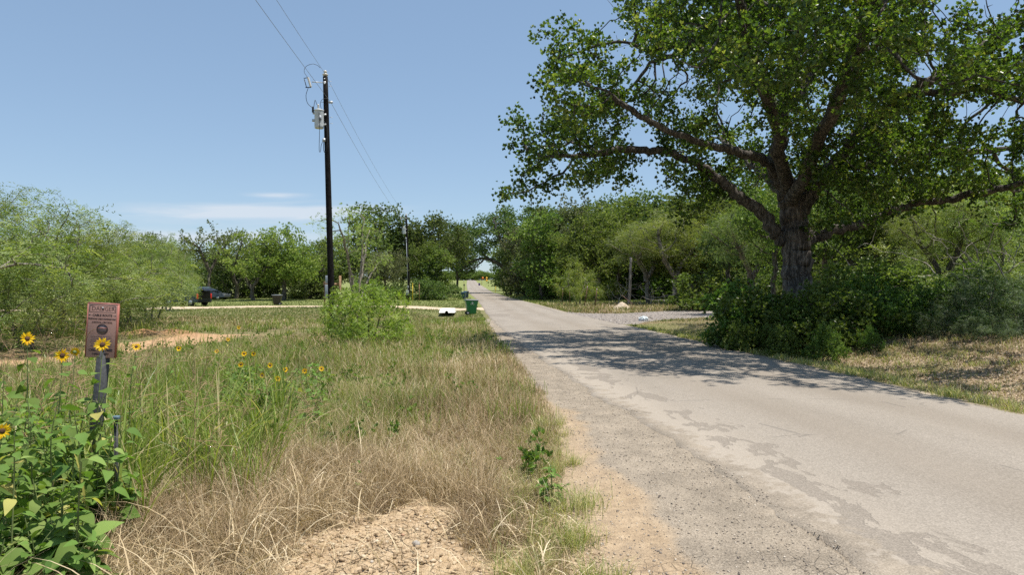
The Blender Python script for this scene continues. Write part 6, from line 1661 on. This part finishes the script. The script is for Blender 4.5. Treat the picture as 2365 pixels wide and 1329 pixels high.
for i, (px, Y, top, lab) in enumerate([(60, 4.05, 985, 'leafy flowerless sunflower plant with big leaves at the lower left'), (150, 4.35, 940, 'leafy flowerless plant in front of the sunflower with the oval looking flower'),
                                   (232, 4.7, 900, 'leafy plant round the post of the cable sign'), (-30, 3.7, 1080, 'leafy plant in the bottom left corner of the picture'), (95, 3.6, 1200, 'low leafy plant near the bottom left, greyish dead stems beside it'),
                                   (268, 4.55, 950, 'leafy plant just right of the cable sign post'), (208, 4.75, 902, 'narrow leafy plant hiding the lower part of the sign post'), (222, 4.9, 915, 'leafy plant right in front of the sign post, upper leaves touching it'), (250, 4.4, 1000, 'leafy plant in front of the thin metal stake'), (0, 4.9, 860, 'leafy plant behind the low flower at the left edge'), (150, 3.55, 1190, 'small broad leaved plant amid dry grass in the lower left')]):
    sunflower(px, Y, [(px + 8, top)], lab, 20 + i, 22 if i < 5 else 16, .17 if i != 7 else .12, hs=0, name='leafy_plant', side=[(.12, -.05, .5), (-.14, .05, .55)] if i < 7 else ())
for i, (px, Y, hd, lab) in enumerate([(548, 9.3, [(556, 843, 0), (563, 818, .1)], 'leftmost flowering plant of the sunflower patch in the middle of the meadow'), (598, 9.0, [(605, 868, 0)], 'low sunflower plant, second from the left in the meadow patch'),
                                  (628, 9.2, [(623, 845, .1), (641, 876, 0)], 'sunflower plant with two flowers near the middle of the meadow patch'), (662, 9.2, [(658, 855, 0)], 'sunflower plant right of the two flowered one in the meadow patch'),
                                  (700, 9.2, [(703, 858, 0)], 'sunflower plant second from the right in the meadow patch'), (738, 9.4, [(742, 853, 0)], 'rightmost flowering plant of the sunflower patch in the meadow'),
                                  (586, 10.5, [(585, 818, 0)], 'sunflower plant at the back of the meadow patch')]):
    sunflower(px, Y, hd, lab, 40 + i, 18, .10, .004, .070, 'sunflowers in the meadow patch', side=[(.18, -.1, .32), (-.18, .05, .35)])
for i, (px, Y, py, lab) in enumerate([(549, 14.5, 757, 'small sunflower standing alone beyond the meadow patch, highest in the picture'), (524, 13, 785, 'small sunflower behind the meadow patch near the end of the dirt track'), (410, 10, 806, 'single sunflower among tall grass right of the dirt track'), (498, 12, 812, 'sunflower between the cable sign and the meadow patch')]):
    sunflower(px, Y, [(px + 2, py)], lab, 60 + i, 12, .09, .004, .07)
_lr = random.Random(12)
for i in range(34):
    Y_ = _lr.uniform(3.5, 5.8); px = _lr.uniform(-40, 235) if i < 22 else _lr.uniform(-60, 150); tp_ = HY + FPX * (CAMZ - _lr.uniform(.45, .95)) / Y_
    sunflower(px, Y_, [(px + _lr.uniform(-10, 10), tp_)], 'leafy flowerless plant in the dense green clump filling the lower left corner', 100 + i, 30, _lr.uniform(.09, .16), hs=0, name='leafy_plant', side=[(.14, -.08, .45), (-.14, .05, .5), (.03, -.15, .3)], group='leafy plants in the lower left corner')
for i in range(30):
    Y_ = _lr.uniform(7.6, 11.5); px = _lr.uniform(470, 760); tp_ = HY + FPX * (CAMZ - _lr.uniform(.2, .38)) / Y_
    sunflower(px, Y_, [(px, tp_)], 'low leafy plant filling the gaps of the sunflower patch', 140 + i, 22, .125, .004, hs=0, name='leafy_plant', side=[(.18, -.1, .2), (-.18, .05, .22)], group='low leafy plants in the meadow patch')
sunflower(845, 9.0, [(845, 912)], 'lone bright leafy plant in dry grass near the middle of the picture', 70, 22, .11, hs=0, name='leafy_plant', side=[(.12, 0, .2), (-.13, 0, .18)])
sunflower(1276, 5.5, [(1272, 1075)], 'dark green leafy weed at the grass edge beside the gravel shoulder', 71, 22, .09, hs=0, name='leafy_plant', side=[(.1, -.05, .16), (-.08, .0, .2)])
sunflower(828, 5.7, [(826, 1060)], 'single small green seedling in the dead grass above the bare soil', 72, 6, .055, .002, hs=0, name='leafy_plant')
# ------------------------------------------------------------------ sky, sun, camera
SUN_EL, SUN_AZ = math.radians(74), math.radians(102)     # azimuth clockwise from +Y (view direction)
w = bpy.data.worlds.new("World"); scene.world = w; w.use_nodes = True
nt = w.node_tree; bg = nt.nodes["Background"]
sk = nt.nodes.new("ShaderNodeTexSky"); sk.sky_type = 'NISHITA'; sk.sun_disc = False
sk.sun_elevation = SUN_EL; sk.sun_rotation = SUN_AZ; sk.altitude = 100; sk.air_density = 1.0; sk.dust_density = .4; sk.ozone_density = 1.5; sk.altitude = 800
tc = nt.nodes.new("ShaderNodeTexCoord"); sp = nt.nodes.new("ShaderNodeSeparateXYZ"); nt.links.new(tc.outputs["Generated"], sp.inputs[0])
# thin cirrus streaks: the cloud sheet is sampled where the view ray meets a high plane
mp = nt.nodes.new("ShaderNodeCombineXYZ")
az = math_(nt, 'DIVIDE', sp.outputs[0], math_(nt, 'MAXIMUM', sp.outputs[1], .05))
el = math_(nt, 'DIVIDE', sp.outputs[2], math_(nt, 'MAXIMUM', sp.outputs[1], .05))
nt.links.new(math_(nt, 'MULTIPLY', az, 8.0), mp.inputs[0]); nt.links.new(math_(nt, 'MULTIPLY', el, 75.0), mp.inputs[1])
cn = N(nt, "ShaderNodeTexNoise", Scale=1.0, Detail=7.0, Roughness=.55, Distortion=.5); nt.links.new(mp.outputs[0], cn.inputs["Vector"])
def bell(v, c, s):
    d = math_(nt, 'DIVIDE', math_(nt, 'SUBTRACT', v, c), s)
    return math_(nt, 'POWER', 2.718, math_(nt, 'MULTIPLY', math_(nt, 'MULTIPLY', d, d), -1.0))
band = math_(nt, 'MULTIPLY', bell(az, -.37, .20), bell(el, .101, .013))
b2 = math_(nt, 'MULTIPLY', bell(az, -.345, .05), bell(el, .126, .0045))
b3 = math_(nt, 'MULTIPLY', bell(az, -.50, .30), bell(el, .064, .014))
band = math_(nt, 'ADD', math_(nt, 'ADD', band, math_(nt, 'MULTIPLY', b2, .62)), math_(nt, 'MULTIPLY', b3, .85))
cm = N(nt, "ShaderNodeMapRange"); cm.inputs[1].default_value = .54; cm.inputs[2].default_value = .96
nt.links.new(math_(nt, 'ADD', cn.outputs["Fac"], math_(nt, 'MULTIPLY', band, .62)), cm.inputs[0])
cl = math_(nt, 'MULTIPLY', math_(nt, 'MULTIPLY', cm.outputs[0], math_(nt, 'GREATER_THAN', sp.outputs[1], .05)), math_(nt, 'MULTIPLY', math_(nt, 'MULTIPLY', band, 1.6, clamp=True), .78))
mxn = nt.nodes.new("ShaderNodeMix"); mxn.data_type = 'RGBA'
tint = nt.nodes.new("ShaderNodeMix"); tint.data_type = 'RGBA'; tint.blend_type = 'MULTIPLY'; tint.inputs[0].default_value = 1
gm = nt.nodes.new('ShaderNodeGamma'); gm.inputs[1].default_value = .5; nt.links.new(sk.outputs[0], gm.inputs[0]); nt.links.new(gm.outputs[0], tint.inputs[6]); tint.inputs[7].default_value = SKY_TINT
nt.links.new(cl, mxn.inputs[0]); nt.links.new(tint.outputs[2], mxn.inputs[6]); mxn.inputs[7].default_value = CLOUD
nt.links.new(mxn.outputs[2], bg.inputs[0]); bg.inputs[1].default_value = SKY_STR

sl = bpy.data.lights.new("sun", 'SUN'); sl.energy = SUN_E; sl.angle = math.radians(.55); sl.color = (1.0, .95, .87)
so = bpy.data.objects.new("sun", sl); COL.objects.link(so); so.location = (20, -20, 60)
dirv = Vector((math.sin(SUN_AZ) * math.cos(SUN_EL), math.cos(SUN_AZ) * math.cos(SUN_EL), math.sin(SUN_EL)))
so.rotation_euler = dirv.to_track_quat('Z', 'Y').to_euler()

cd = bpy.data.cameras.new("camera"); cd.sensor_width = 36.0; cd.lens = 36.0 * FPX / 2365; cd.clip_start = .05; cd.clip_end = 4000
co = bpy.data.objects.new("camera", cd); COL.objects.link(co)
co.location = (0, 0, CAMZ); co.rotation_euler = (PI / 2 - math.atan(14.5 / FPX), 0, 0)
scene.camera = co
vs = scene.view_settings; vs.view_transform = 'Standard'; vs.look = 'None'; vs.gamma = 1.0; vs.use_curve_mapping = False; vs.exposure = EXPO
cy = scene.cycles
scene.render.engine = 'CYCLES'
cy.max_bounces = 6; cy.diffuse_bounces = 3; cy.transmission_bounces = 4; cy.glossy_bounces = 2; cy.transparent_max_bounces = 4
cy.use_denoising = False
cy.caustics_reflective = False; cy.caustics_refractive = False
cy.sample_clamp_indirect = 6
